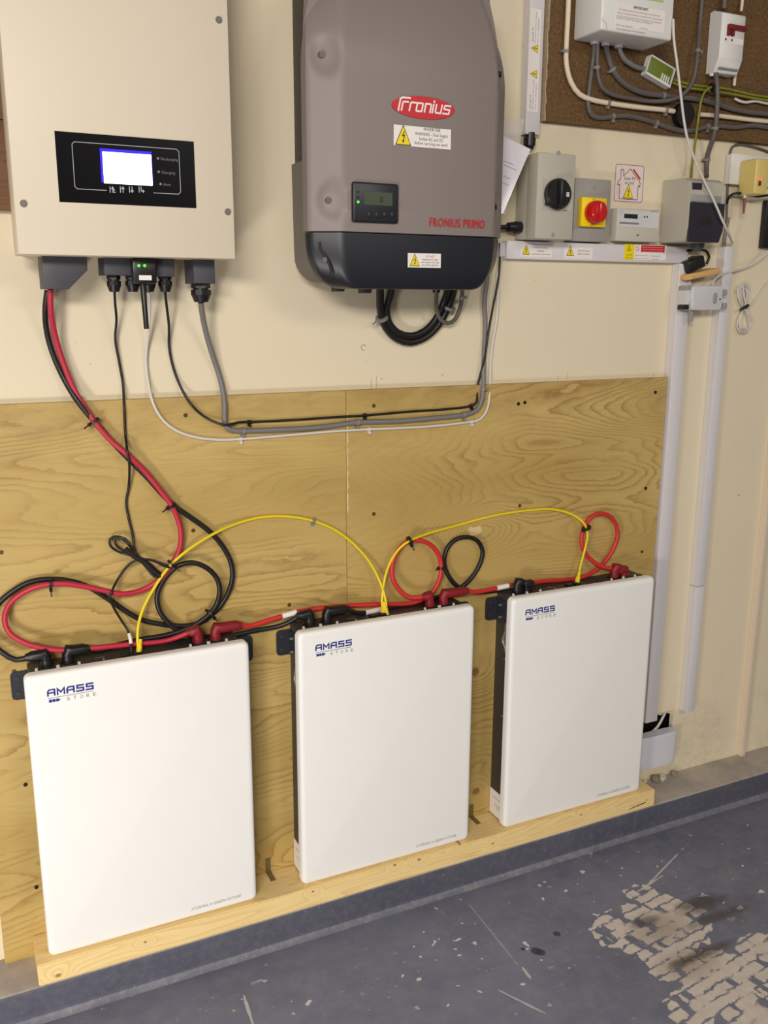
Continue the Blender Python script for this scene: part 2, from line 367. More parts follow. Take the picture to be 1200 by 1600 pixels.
class MB:
    def __init__(s): s.v = []; s.f = []; s.mi = []
    def add(s, vs, fs, mi=0):
        o = len(s.v); s.v += [tuple(v) for v in vs]
        s.f += [tuple(i + o for i in f) for f in fs]; s.mi += [mi] * len(fs)
        return s
    def bm(s, b, mi=0):
        b.verts.ensure_lookup_table(); b.verts.index_update()
        s.add([v.co[:] for v in b.verts], [[v.index for v in f.verts] for f in b.faces], mi); b.free()
        return s
    def box(s, x0, x1, y0, y1, z0, z1, bev=0.0, seg=2, mi=0, rot=0.0):
        b = bmesh.new(); bmesh.ops.create_cube(b, size=1.0)
        for v in b.verts: v.co = Vector((v.co.x * (x1 - x0), v.co.y * (y1 - y0), v.co.z * (z1 - z0)))
        if bev: bmesh.ops.bevel(b, geom=list(b.edges), offset=bev, segments=seg, affect='EDGES', profile=0.5)
        m = Matrix.Translation(((x0 + x1) / 2, (y0 + y1) / 2, (z0 + z1) / 2)) @ Matrix.Rotation(rot, 4, 'Y')
        b.transform(m)
        return s.bm(b, mi)
    def prism(s, poly, y0, y1, mi=0, bev=0.0, seg=2):
        """polygon in x,z (counter-clockwise seen from the room) pushed from y0 (front) to y1 (back)"""
        n = len(poly); b = bmesh.new()
        fr = [b.verts.new((p[0], y0, p[1])) for p in poly]; bk = [b.verts.new((p[0], y1, p[1])) for p in poly]
        ff = b.faces.new(fr); b.faces.new(bk[::-1])
        for i in range(n): b.faces.new((fr[(i + 1) % n], fr[i], bk[i], bk[(i + 1) % n]))
        bmesh.ops.recalc_face_normals(b, faces=list(b.faces))
        if bev:
            b.verts.ensure_lookup_table()
            bmesh.ops.bevel(b, geom=list(ff.edges), offset=bev, segments=seg, affect='EDGES', profile=0.5)
        return s.bm(b, mi)
    def cyl(s, p0, p1, r0, r1=None, seg=16, mi=0, bev=0.0):
        p0 = Vector(p0); p1 = Vector(p1); r1 = r0 if r1 is None else r1
        d = (p1 - p0).normalized(); u = d.orthogonal().normalized(); w_ = d.cross(u)
        rings = [(p0, r0), (p1, r1)] if not bev else [(p0 , r0 - bev), (p0 + d * bev, r0), (p1 - d * bev, r1), (p1, r1 - bev)]
        vs = []
        for (c_, r_) in rings:
            for i in range(seg):
                a_ = 2 * PI * i / seg; vs.append(c_ + (u * math.cos(a_) + w_ * math.sin(a_)) * r_)
        fs = []
        for k_ in range(len(rings) - 1):
            for i in range(seg):
                j = (i + 1) % seg; fs.append((k_ * seg + i, k_ * seg + j, (k_ + 1) * seg + j, (k_ + 1) * seg + i))
        fs.append(tuple(range(seg))[::-1]); fs.append(tuple((len(rings) - 1) * seg + i for i in range(seg)))
        return s.add(vs, fs, mi)
    def tube(s, pts, r, seg=8, mi=0, closed=False):
        pts = [Vector(p) for p in pts]; n = len(pts)
        T = []
        for i in range(n):
            a_ = pts[(i - 1) % n] if closed or i > 0 else pts[0]
            b_ = pts[(i + 1) % n] if closed or i < n - 1 else pts[-1]
            T.append((b_ - a_).normalized())
        u = T[0].orthogonal().normalized(); vs = []
        for i in range(n):
            u = (u - T[i] * u.dot(T[i])).normalized(); w_ = T[i].cross(u)
            rr = r[i] if isinstance(r, (list, tuple)) else r
            for j in range(seg):
                a_ = 2 * PI * j / seg; vs.append(pts[i] + (u * math.cos(a_) + w_ * math.sin(a_)) * rr)
        fs = []
        for i in range(n if closed else n - 1):
            i2 = (i + 1) % n
            for j in range(seg):
                j2 = (j + 1) % seg; fs.append((i * seg + j, i * seg + j2, i2 * seg + j2, i2 * seg + j))
        if not closed:
            fs.append(tuple(range(seg))[::-1]); fs.append(tuple((n - 1) * seg + j for j in range(seg)))
        return s.add(vs, fs, mi)
    def build(s, name, m, parent=None, smooth=35):
        me = bpy.data.meshes.new(name)
        o = bpy.data.objects.new(name, me); COL.objects.link(o)
        off = Vector((0, 0, 0))
        if parent is not None:
            o.parent = parent
            q = parent
            while q is not None: off += q.location; q = q.parent
        me.from_pydata([(v[0] - off.x, v[1] - off.y, v[2] - off.z) for v in s.v], [], s.f)
        ms = m if isinstance(m, (list, tuple)) else [m]
        for x in ms: me.materials.append(x)
        for p_, i in zip(me.polygons, s.mi): p_.material_index = i
        b = bmesh.new(); b.from_mesh(me); bmesh.ops.recalc_face_normals(b, faces=list(b.faces)); b.to_mesh(me); b.free()
        if smooth:
            me.polygons.foreach_set('use_smooth', [True] * len(me.polygons))
            me.set_sharp_from_angle(angle=math.radians(smooth))
        me.update()
        return o

def thing(name, label, cat, loc, group=None):
    o = bpy.data.objects.new(name, None); COL.objects.link(o)
    o.location = loc; o.empty_display_size = 0.05
    o['label'] = label; o['category'] = cat
    if group: o['group'] = group
    return o
def tag(o, label, cat, group=None):
    o['label'] = label; o['category'] = cat
    if group: o['group'] = group
    return o
def struct(o): o['kind'] = 'structure'; return o
def part_label(o, label): o['label'] = label; return o

def spline(P, step=0.012, closed=False):
    P = [Vector(p) for p in P]; out = []
    n = len(P)
    for i in range(n if closed else n - 1):
        if closed: a_, b_, c_, d_ = P[(i - 1) % n], P[i], P[(i + 1) % n], P[(i + 2) % n]
        else:
            b_, c_ = P[i], P[i + 1]
            a_ = P[i - 1] if i else b_ * 2 - c_
            d_ = P[i + 2] if i + 2 < n else c_ * 2 - b_
        # centripetal Catmull-Rom
        t0 = 0; t1 = t0 + max(1e-5, (b_ - a_).length) ** .5; t2 = t1 + max(1e-5, (c_ - b_).length) ** .5; t3 = t2 + max(1e-5, (d_ - c_).length) ** .5
        m = max(2, int((c_ - b_).length / step))
        for j in range(m):
            t = t1 + (t2 - t1) * j / m
            A1 = a_ * ((t1 - t) / (t1 - t0)) + b_ * ((t - t0) / (t1 - t0))
            A2 = b_ * ((t2 - t) / (t2 - t1)) + c_ * ((t - t1) / (t2 - t1))
            A3 = c_ * ((t3 - t) / (t3 - t2)) + d_ * ((t - t2) / (t3 - t2))
            B1 = A1 * ((t2 - t) / (t2 - t0)) + A2 * ((t - t0) / (t2 - t0))
            B2 = A2 * ((t3 - t) / (t3 - t1)) + A3 * ((t - t1) / (t3 - t1))
            out.append(B1 * ((t2 - t) / (t2 - t1)) + B2 * ((t - t1) / (t2 - t1)))
    if not closed: out.append(P[-1])
    return out

def path(pts, y):
    """pixels (px, py[, y]) to points at depth y"""
    return [at(p[0], p[1], p[2] if len(p) > 2 else y) for p in pts]

def cable(name, label, pts, y, r, m, seg=8, group=None, step=0.012):
    P = spline(path(pts, y), step)
    root = thing(name, label, 'cable', P[0], group)
    MB().tube(P, r, seg).build('sheath', m, root, 60)
    root['_n'] = 1
    del root['_n']
    root_paths[root.name] = P
    return root
root_paths = {}

def near(root, px, py):
    """point and direction of a cable closest to where a pixel falls on it"""
    P = root_paths[root.name]; best = None
    for i, q in enumerate(P):
        t = at(px, py, q.y)
        d = (t - q).length
        if best is None or d < best[0]: best = (d, i)
    i = best[1]
    return P[i], (P[min(i + 1, len(P) - 1)] - P[max(i - 1, 0)]).normalized()

def ring_mesh(c, d, r, wid, thick=0.0012):
    return MB().cyl(c - d * wid / 2, c + d * wid / 2, r + thick, seg=12)

def tie(root, px, py, r, m=None, name='cable_tie', wid=0.005, tail=0.012):
    c, d = near(root, px, py)
    mb = ring_mesh(c, d, r, wid, 0.0016)
    side = d.cross(Vector((0, 1, 0))).normalized()
    if side.z < 0: side = -side
    mb.box(-0.003, 0.003, -0.003, 0.003, -0.003, 0.003)
    hd = c - side * (r + 0.002) + Vector((0, -0.002, 0))
    for i in range(len(mb.v) - 8, len(mb.v)): mb.v[i] = tuple(Vector(mb.v[i]) + hd)
    if tail: mb.cyl(hd, hd - side * tail + Vector((0, -0.006, 0)), 0.0015, seg=6)
    return mb.build(name, m or M['black_plastic'], root)

def clip(root, px, py, r, m=None):
    c, d = near(root, px, py)
    mb = ring_mesh(c, d, r, 0.007, 0.0015)
    side = d.cross(Vector((0, 1, 0))).normalized()
    e = c - side * (r + 0.004)
    mb.cyl(e + Vector((0, -0.004, 0)), e + Vector((0, 0.004, 0)), 0.0035, seg=8)
    return mb.build('cable_clip', m or M['clip_grey'], root)

# lettering -----------------------------------------------------------------
def frame2d(origin, rot=0.0):
    """u to the right, v up on a wall-facing plane, turned by rot; w comes out of the wall"""
    c_, s_ = math.cos(rot), math.sin(rot)
    o = Vector(origin)
    return lambda u, v, w_=0.0: o + Vector((u * c_ - v * s_, -w_, u * s_ + v * c_))

def text_mesh(body, width=None, height=0.01, bold=0.0, shear=0.0, res=2):
    cu = bpy.data.curves.new('lettering', 'FONT'); cu.body = body; cu.size = 1.0
    cu.resolution_u = res; cu.offset = 0.0; cu.shear = shear; cu.space_character = 1.10
    o = bpy.data.objects.new('lettering', cu); COL.objects.link(o)
    bpy.context.view_layer.update()
    me = bpy.data.meshes.new_from_object(o.evaluated_get(bpy.context.evaluated_depsgraph_get()))
    vs = [v.co.copy() for v in me.vertices]; fs = [tuple(p.vertices) for p in me.polygons]
    bpy.data.objects.remove(o); bpy.data.curves.remove(cu); bpy.data.meshes.remove(me)
    if not vs: return [], []
    x0 = min(v.x for v in vs); x1 = max(v.x for v in vs)
    sy = height / 0.70
    sx = width / (x1 - x0) if width else sy
    return [((v.x - x0) * sx, v.y * sy) for v in vs], fs

def letters(parent, body, pL, pR, y, h, m, bold=0.0, shear=0.0, rot=0.0, name='lettering'):
    a_ = at(*pL, y); b_ = at(*pR, y)
    if rot == 0.0:
        o = Vector((a_.x, y, (a_.z + b_.z) / 2)); wdt = b_.x - a_.x
    else:
        o = a_; wdt = (b_ - a_).length
    vs, fs = text_mesh(body, wdt, h, bold, shear)
    F = frame2d(o, rot)
    mb = MB(); mb.add([F(u, v, 0.0004) for u, v in vs], fs)
    if bold > 0.01:
        for q in (1, 2): mb.add([F(u + q * h * .024, v, 0.0004 + q * .0001) for u, v in vs], fs)
    return mb.build(name, m, parent, 0)

def strokes(F, polys, wdt, lift=0.0004):
    """polylines drawn as flat strokes with mitred corners"""
    mb = MB()
    for k0, pl in enumerate(polys):
        lf = lift + k0 * .00012
        closed = len(pl) > 3 and (Vector(pl[0]) - Vector(pl[-1])).length < 1e-7
        if closed: pl = pl[:-1]
        n = len(pl); L = []; Rr = []
        for i in range(n):
            p = Vector(pl[i])
            d0 = (p - Vector(pl[i - 1])).normalized() if i or closed else (Vector(pl[1]) - p).normalized()
            d1 = (Vector(pl[(i + 1) % n]) - p).normalized() if i < n - 1 or closed else d0
            t = (d0 + d1)
            t = t.normalized() if t.length > 1e-4 else d0
            nn = Vector((-t.y, t.x)); k_ = wdt / 2 / max(0.45, nn.dot(Vector((-d0.y, d0.x))))
            ext = Vector((0, 0))
            if not closed and i == 0: ext = d0 * (-wdt / 2)
            elif not closed and i == n - 1: ext = d1 * (wdt / 2)
            L.append(p + ext + nn * k_); Rr.append(p + ext - nn * k_)
        vs = [F(q.x, q.y, lf) for q in L] + [F(q.x, q.y, lf) for q in Rr]
        mb.add(vs, [(i, n + i, n + (i + 1) % n, (i + 1) % n) for i in range(n if closed else n - 1)])
    return mb

def rect_px(tl, br, y):
    a_ = at(*tl, y); b_ = at(*br, y)
    return a_.x, b_.x, b_.z, a_.z

def plate(parent, name, tl, br, y, m, t=0.0006, bev=0.0):
    x0, x1, z0, z1 = rect_px(tl, br, y)
    return MB().box(x0, x1, y - t, y, z0, z1, bev).build(name, m, parent)

def warning(parent, F, size, mi=True):
    """yellow triangle with black border and a lightning arrow, about size wide"""
    h = size * 1.08; r = size * 0.06
    def tri(s_, lift, c0):
        P = []
        base = [(-size / 2 * s_, c0 - h * 0.36 * s_), (size / 2 * s_, c0 - h * 0.36 * s_), (0, c0 + h * 0.64 * s_)]
        for i, (x, z) in enumerate(base):
            px_, pz_ = base[i - 1]; nx_, nz_ = base[(i + 1) % 3]
            a_ = Vector((px_ - x, pz_ - z)).normalized() * r; b_ = Vector((nx_ - x, nz_ - z)).normalized() * r
            P += [(x + a_.x, z + a_.y), (x + (a_.x + b_.x) * .3, z + (a_.y + b_.y) * .3), (x + b_.x, z + b_.y)]
        return MB().add([F(u, v, lift) for u, v in P], [tuple(range(len(P)))])
    b = tri(1.06, 0.0003, 0)
    bolt = [(.06, .40), (-.10, .08), (.03, .10), (-.03, -.14), (-.10, -.12), (.0, -.30), (.07, -.10), (.02, -.12), (.12, .18), (.0, .15), (.10, .38)]
    b.add([F(u * size, v * size, 0.0009) for u, v in bolt], [(0, 1, 2, 8, 9, 10), (2, 3, 7, 8), (3, 4, 5, 6, 7)])
    b.build('warning_symbol', M['ink'], parent, 0)
    tri(0.92, 0.0006, 0).build('yellow_triangle', M['sticker_yellow'], parent, 0)

# ------------------------------------------------------------------ the room
WY = 0.108; BY = 0.090; FZ = -0.128
hx0 = at(990, 1125, WY).x; hx1 = at(1050, 1140, WY).x; hz1 = at(1040, 1113, WY).z; hz0 = at(1030, 1196, WY).z
mb = MB()
X0, X1, Z0, Z1 = -2.2, 4.2, -0.30, 2.9
mb.box(X0, hx0, WY, WY + .014, Z0, Z1); mb.box(hx1, X1, WY, WY + .014, Z0, Z1)
mb.box(hx0, hx1, WY, WY + .014, hz1, Z1); mb.box(hx0, hx1, WY, WY + .014, Z0, hz0)
wall = struct(mb.build('wall_back', M['wall'], None, 0))
# ragged plaster lip and dark recess of the opening
mb = MB(); n = 14
for i in range(n):
    xa = hx0 + (hx1 - hx0) * i / n; xb = hx0 + (hx1 - hx0) * (i + 1) / n
    mb.box(xa, xb, WY, WY + .012, hz1 - random.uniform(.001, .010), hz1 + .001)
mb.build('plaster_lip', M['wall'], wall, 0)
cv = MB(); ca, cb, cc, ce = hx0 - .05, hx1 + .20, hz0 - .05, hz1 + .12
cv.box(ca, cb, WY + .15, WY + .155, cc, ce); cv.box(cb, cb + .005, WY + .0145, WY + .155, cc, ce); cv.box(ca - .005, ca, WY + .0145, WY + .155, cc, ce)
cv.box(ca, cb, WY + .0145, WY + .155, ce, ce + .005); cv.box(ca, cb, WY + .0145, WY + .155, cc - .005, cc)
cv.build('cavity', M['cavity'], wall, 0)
# pencil ticks and a scuff ring
mb = MB()
for (px, py, L) in [(580, 600, .022), (588, 598, .03), (872, 590, .012), (886, 588, .016), (1021, 587, .014)]:
    a_ = at(px, py, WY); mb.box(a_.x - .0006, a_.x + .0006, WY - .0004, WY, a_.z - L / 2, a_.z + L / 2)
a_ = at(568, 543, WY)
mb.tube([(a_.x + .006 * math.cos(t * .55), WY - .0003, a_.z + .006 * math.sin(t * .55)) for t in range(1, 10)], 0.0009, 5)
mb.build('pencil_mark', mat('pencil', (176, 156, 122), 0.8), wall, 0)

struct(MB().box(-3.2, 5.2, -6.0, 0.2, FZ - .1, FZ).build('floor', M['floor'], None, 0))
# concrete kerb along the foot of the wall, with a worn coved foot
prof = [(WY, -.05, 0), (-.006, -.05, 0), (-.011, -.0525, 1), (-.013, -.058, 1), (-.013, -.108, 1), (-.0150, -.117, 2), (-.019, -.1235, 2), (-.026, -.1278, 2), (-.026, -.2, 1), (WY, -.2, 1)]
mb = MB(); n = len(prof)
xs = [-2.2 + 6.4 * i / 40 for i in range(41)]
for i, x in enumerate(xs):
    for (y, z, _) in prof: mb.v.append((x, y, z))
for i in range(40):
    for j in range(n):
        j2 = (j + 1) % n
        mb.f.append((i * n + j, i * n + j2, (i + 1) * n + j2, (i + 1) * n + j)); mb.mi.append(prof[j][2])
mb.add([(X0, y, z) for (y, z, _) in prof], [tuple(range(n))], 1); mb.add([(4.2, y, z) for (y, z, _) in prof], [tuple(range(n))], 1)
struct(mb.build('trim_1', [M['kerb_top'], M['kerb_front'], M['kerb_cove']], None, 50))

# ------------------------------------------------------------------ plywood backing and timber ledge
ply = thing('plywood_board', 'large sheet of yellowish figured plywood fixed to the wall behind the batteries', 'board', (0.78, BY, -0.05))
sx = at(541, 700, BY).x
def ragged(x, z0, z1, amp, nseg=26):
    return [(x + random.uniform(-amp, amp), z0 + (z1 - z0) * i / nseg) for i in range(nseg + 1)]
zt = 1.140; zb = -0.05
seam = ragged(sx, zb, zt, 0.0009)
MB().prism([(-0.084, zb)] + [(x - .0005, z) for x, z in seam] + [(-0.084, zt)], BY, WY).build('veneer_panel', M['ply_left'], ply, 0)
MB().prism([(1.637, zb), (1.637, zt)] + [(x + .0007, z) for x, z in seam[::-1]], BY, WY).build('veneer_panel', M['ply_right'], ply, 0)
for (px, py) in [(290, 649), (584, 634), (810, 631), (820, 629), (1024, 613), (584, 803), (812, 790), (1009, 763), (302, 829), (2, 863), (22, 1049), (40, 1226), (57, 1386), (452, 945), (1003, 862)]:
    a_ = at(px, py, BY)
    mm = M['screw_dark'] if (px, py) in ((810, 631), (820, 629), (40, 1226), (57, 1386), (1024, 613), (1009, 763)) else M['screw_metal']
    mb = MB().cyl((a_.x, BY - .0012, a_.z), (a_.x, BY, a_.z), .0042, .0046, 12)
    mb.box(a_.x - .0022, a_.x + .0022, BY - .0016, BY - .0011, a_.z - .0006, a_.z + .0006)
    mb.build('screw', mm, ply)
a_ = at(742, 829, BY)
mb = MB().prism([(a_.x - .020, a_.z + .002), (a_.x - .012, a_.z - .011), (a_.x + .008, a_.z - .012), (a_.x + .02, a_.z - .003), (a_.x + .016, a_.z + .011), (a_.x - .004, a_.z + .008), (a_.x - .014, a_.z + .012)], BY - .0006, BY)
part_label(mb.build('torn_veneer', M['torn'], ply), 'pale torn patch of veneer')

tr = MB(); prev = None
for i in range(23):
    z = .86 + .23 * i / 22; wd = .001 + .0045 * abs(math.sin(i * 1.9)) * (1 if i % 5 else .3)
    cur = (sx + .0006, sx + .0006 + wd, z)
    if prev: tr.add([(prev[0], BY - .0004, prev[2]), (prev[1], BY - .0004, prev[2]), (cur[1], BY - .0004, cur[2]), (cur[0], BY - .0004, cur[2])], [(0, 1, 2, 3)])
    prev = cur
part_label(tr.build('torn_seam', M['torn'], ply, 0), 'pale splintered edge of the veneer joint')

led = thing('timber_ledge', 'long pale pine batten lying on the kerb under the three batteries', 'timber', (0.79, 0.04, -0.05))
mb = MB()
b = bmesh.new(); bmesh.ops.create_cube(b, size=1.0)
for v in b.verts: v.co = Vector((0.7925 + v.co.x * 1.635, .039 + v.co.y * .102, -.0252 + v.co.z * .0496))
bmesh.ops.subdivide_edges(b, edges=[e for e in b.edges if abs(e.verts[0].co.x - e.verts[1].co.x) > 1], cuts=40)
bmesh.ops.bevel(b, geom=[e for e in b.edges if e.calc_face_angle(0) > 1], offset=.0022, segments=2, affect='EDGES')
mb.bm(b); mb.build('batten', M['pine'], led)
a_ = at(995, 1258, -.012)
MB().prism([(a_.x - .030, -.040), (a_.x + .032, -.033), (a_.x + .030, -.0305), (a_.x - .02, -.037)], -.0126, -.0119).build('split', M['ink'], led, 0)
for (px, py, lab) in [(419, 1360, 'greenish metal strap bent onto the timber ledge between left and middle battery'), (736, 1271, 'dark metal strap on the timber ledge between middle and right battery')]:
    a_ = at(px, py, BY)
    s = MB().box(a_.x - .006, a_.x + .006, BY - .0016, BY, -.0003, .036)
    s.box(a_.x - .006, a_.x + .006, BY - .040, BY, -.0004, .0014)
    s.cyl((a_.x, BY - .0022, .028), (a_.x, BY - .001, .028), .0035, seg=10)
    tag(s.build('metal_strap', M['strap_green'], None), lab, 'strap')

# ------------------------------------------------------------------ batteries
BW, BH = 0.45, 0.6254
BX = [0.0, 0.5603, 1.1148]
def battery():
    root = thing('battery', '', 'battery', (BW / 2, 0.045, 0.0), 'white wall batteries standing on the ledge')
    # case with slightly rounded edges
    MB().box(.0115, .4385, .020, .0895, .0006, .622, .0035, 2).build('case', M['dark_metal'], root)
    # front cover: rounded corners, pillowed edge
    cv = MB(); nn = 0; rings = [(.004, .0238), (0, .0225), (0, .009), (.0012, .0050), (.0035, .0022), (.007, .0006), (.012, 0.0)]
    for (ins, y) in rings:
        P = rrect(ins, BW - ins, .0006 + ins, .0006 + BH - ins, max(.004, .013 - ins * .6), 6); nn = len(P)
        cv.v += [(x, y, z) for x, z in P]
    for k_ in range(len(rings) - 1):
        for i in range(nn): cv.f.append((k_ * nn + i, k_ * nn + (i + 1) % nn, (k_ + 1) * nn + (i + 1) % nn, (k_ + 1) * nn + i)); cv.mi.append(0)
    for k_ in (0, len(rings) - 1): cv.f.append(tuple(k_ * nn + i for i in range(nn))); cv.mi.append(0)
    cover = cv.build('front_cover', M['battery_white'], root, 50)
    # printed emblem
    a_ = at(75, 1088, 0); b_ = at(145, 1075, 0)
    F = frame2d((a_.x, 0, (a_.z + b_.z) / 2))
    Wd = b_.x - a_.x; lw = Wd / 6.7; lh = .0118; S = []
    def L_(i, pts): S.append([(i * (Wd - lw) / 4 + x * lw, z * lh) for x, z in pts])
    A = [(0, 0), (0, .7), (.2, 1), (1, 1), (1, 0)]
    L_(0, A); L_(0, [(0, .45), (1, .45)])
    L_(1, [(0, 0), (0, 1), (.5, .35), (1, 1), (1, 0)])
    L_(2, A); L_(2, [(0, .45), (1, .45)])
    for i in (3, 4): L_(i, [(1, 1), (.08, 1), (.08, .52), (1, .52), (1, 0), (0, 0)])
    strokes(F, S, .0031).build('brand_lettering', M['ink_blue'], cover, 0)
    strokes(F, [[(0, -.0055), (Wd, -.0055)]], .0012).build('emblem_rule', M['ink_grey'], cover, 0)
    g = MB()
    for i in range(3):
        x0 = .001 + i * .0066
        g.add([F(u, v, .0004) for u, v in [(x0, -.0145), (x0 + .0058, -.0145), (x0 + .0058, -.0085), (x0, -.0085)]], [(0, 1, 2, 3)])
    g.add([F(u, v, .0004) for u, v in [(.0208, -.0133), (.0235, -.0115), (.0208, -.0097)]], [(0, 1, 2)])
    g.build('battery_symbol', M['ink_blue'], cover, 0)
    for i, ch in enumerate('STORE'):
        vs, fs = text_mesh(ch, .0062, .0075)
        x0 = .034 + i * .0125
        MB().add([F(x0 + u, -.0165 + v, .0004) for u, v in vs], fs).build('lettering', M['ink_grey'], cover, 0)
    a_ = at(299, 1423, 0); b_ = at(377, 1401, 0)
    F = frame2d((a_.x, 0, (a_.z + b_.z) / 2))
    vs, fs = text_mesh('STORING A GREEN FUTURE', b_.x - a_.x, .0068, 0.0, 0.25)
    MB().add([F(u, v, .0004) for u, v in vs], fs).build('slogan_lettering', M['ink_grey'], cover, 0)
    # wall brackets
    for s in (-1, 1):
        xa, xb = (-.021, .012) if s < 0 else (.438, .483)
        zz0, zz1 = .546, .606
        q = MB().box(xa, xb, .0868, .0895, zz0, zz1, .0)
        poly = []
        ox = xa if s < 0 else xb
        ix = xb if s < 0 else xa
        r = .008
        if s < 0: poly = [(ix, zz0), (ix, zz1), (ox + r, zz1), (ox + r * .3, zz1 - r * .3), (ox, zz1 - r), (ox, zz0 + r), (ox + r * .3, zz0 + r * .3), (ox + r, zz0)]
        else: poly = [(ix, zz0), (ox - r, zz0), (ox - r * .3, zz0 + r * .3), (ox, zz0 + r), (ox, zz1 - r), (ox - r * .3, zz1 - r * .3), (ox - r, zz1), (ix, zz1)]
        br = MB().prism(poly, .0855, .0895)
        xs_ = .0085 if s < 0 else .4385
        br.box(xs_, xs_ + .003, .045, .0895, zz0, zz1)
        bk = br.build('mounting_bracket', M['bracket_metal'], root)
        bx = (xa + .012) if s < 0 else (xb - .012)
        for z in (.560, .592):
            MB().cyl((bx, .0835, z), (bx, .0856, z), .0048, seg=10).build('screw', M['dark_metal'], bk)
            sx_ = xs_ if s < 0 else xs_ + .003
            MB().cyl((sx_, .062, z), (sx_ + s * .006, .062, z), .003, seg=8).build('bolt', M['steel'], bk)
    # folding carry handles on both flanks
    for s in (-1, 1):
        xs_ = .0115 if s < 0 else .4385
        o = xs_ + s * .0035
        hb = MB().tube(spline([(xs_, .030, .548), (o, .031, .540), (o + s * .001, .045, .512), (o + s * .001, .046, .500), (o, .032, .484), (xs_, .030, .478)], .006), .0032, 8)
        hb.box(min(xs_, xs_ + s * .004), max(xs_, xs_ + s * .004), .024, .042, .474, .552, .001)
        hb.build('carry_handle', M['steel'], root)
        for z in (.535, .455, .30):
            MB().cyl((xs_, .040, z), (xs_ + s * .003, .040, z), .003, seg=8).build('side_screw', M['steel'], root)
    # rating label low on the left flank
    lb = MB().box(.0108, .0117, .024, .088, .004, .075).build('rating_label', M['sticker_white'], root, 0)
    for z, n_ in ((.030, .02), (.036, .03), (.055, .04)):
        MB().box(.0105, .0109, .035, .035 + n_, z, z + .0014).build('printed_line', M['ink_grey'], lb, 0)
    # sockets and bolts on the top
    for x in SOCK:
        MB().box(x - .014, x + .014, .034, .062, .6215, .6245, .002).build('terminal_socket', M['black_plastic'], root)
        for dx in (-.020, .020):
            MB().cyl((x + dx, .036, .6215), (x + dx, .036, .6265), .0030, seg=8).build('socket_screw', M['sticker_white'], root)
    for x in (.198, .222):
        MB().box(x - .008, x + .008, .033, .048, .6215, .6280, .001).build('data_port', M['black_plastic'], root)
    MB().cyl((.155, .04, .6215), (.155, .04, .623), .002, seg=8).build('indicator', M['ink_light'], root)
    MB().box(.140, .158, .052, .054, .6215, .6224).build('printed_line', M['ink_grey'], root)
    return root
SOCK = (.046, .087, .352, .390)
b1 = battery()
def copy_tree(o, parent=None):
    c_ = o.copy(); COL.objects.link(c_); c_.parent = parent
    for ch in o.children: copy_tree(ch, c_)
    return c_
b2 = copy_tree(b1); b2.location.x += BX[1]
b3 = copy_tree(b1); b3.location.x += BX[2]
b1['label'] = 'leftmost white slab battery, below the crimson and black cable loops'
b2['label'] = 'middle white slab battery with two yellow cables plugged into its top'
b3['label'] = 'rightmost white slab battery, standing beside the white vertical trunking'

# ------------------------------------------------------------------ battery cables
RT = .0056
def plug(root, leg, elbow, end, y, m, name='plug'):
    """right-angle connector: down leg into the socket, body out along the cable"""
    l = Vector((leg.x, y, .6245)); e = Vector((leg.x, y, elbow)); t = Vector(end)
    mb = MB()
    mb.cyl(l, l + Vector((0, 0, .012)), .0125, .0112, 12)
    d = (t - e).normalized()
    mb.tube([l, e - Vector((0, 0, .005)), e + Vector((0, 0, .003)) + d * .003, e + d * .010, t - d * .004, t], [.0100, .0112, .0122, .0118, .0112, .0098], 12)
    mb.cyl(t - d * .002, t + d * .007, .0092, .0072, 12)
    return mb.build(name, m, root, 45)

def power(name, label, mid, y, m, pm, start=None, finish=None, r=RT, seg=10):
    """power cable; start/finish = (socket x, end pixel, y) of its plugs"""
    P = []
    if start:
        q = at(start[1][0], start[1][1], start[2]); q.z = max(q.z, .648); P.append(q)
    P += path(mid, y)
    if finish:
        q = at(finish[1][0], finish[1][1], finish[2]); q.z = max(q.z, .648); P.append(q)
    C = spline(P, .010)
    root = thing(name, label, 'cable', C[len(C) // 2])
    MB().tube(C, r, seg).build('sheath', m, root, 60)
    root_paths[root.name] = C
    for s in (start, finish):
        if s:
            e = at(s[1][0], s[1][1], s[2]); e.z = max(e.z, .648)
            plug(root, Vector((s[0], 0, 0)), e.z, e, s[2], pm)
    return root

# crimson cable from the cream inverter to the left battery
red1 = power('battery_cable', 'crimson red cable looping from cream inverter down to left battery', [
    (79, 452, .04), (79, 480, .05), (84, 515, .07), (95, 555, .085), (113, 603, .085), (130, 633, .078), (147, 658, .072), (175, 690, .070), (200, 711, .066), (225, 735, .070), (248, 763, .070), (268, 790, .070),
    (279, 815, .072), (283, 840, .072), (279, 862, .072), (266, 885, .068), (246, 908, .068), (222, 922, .070), (190, 928, .064), (160, 922, .064), (130, 916, .064), (98, 912, .064), (60, 916, .066), (30, 930, .068), (12, 948, .068), (7, 968, .066),
    (14, 988, .062), (38, 1004, .056), (70, 1013, .052), (100, 1016, .050), (140, 1013, .052), (200, 1007, .055), (260, 1001, .055)], .07, M['red_cable'], M['red_plug'], None, (SOCK[2], (297, 996), .050))
tie(red1, 147, 660, .010); tie(red1, 269, 792, .009); tie(red1, 80, 913, .010)
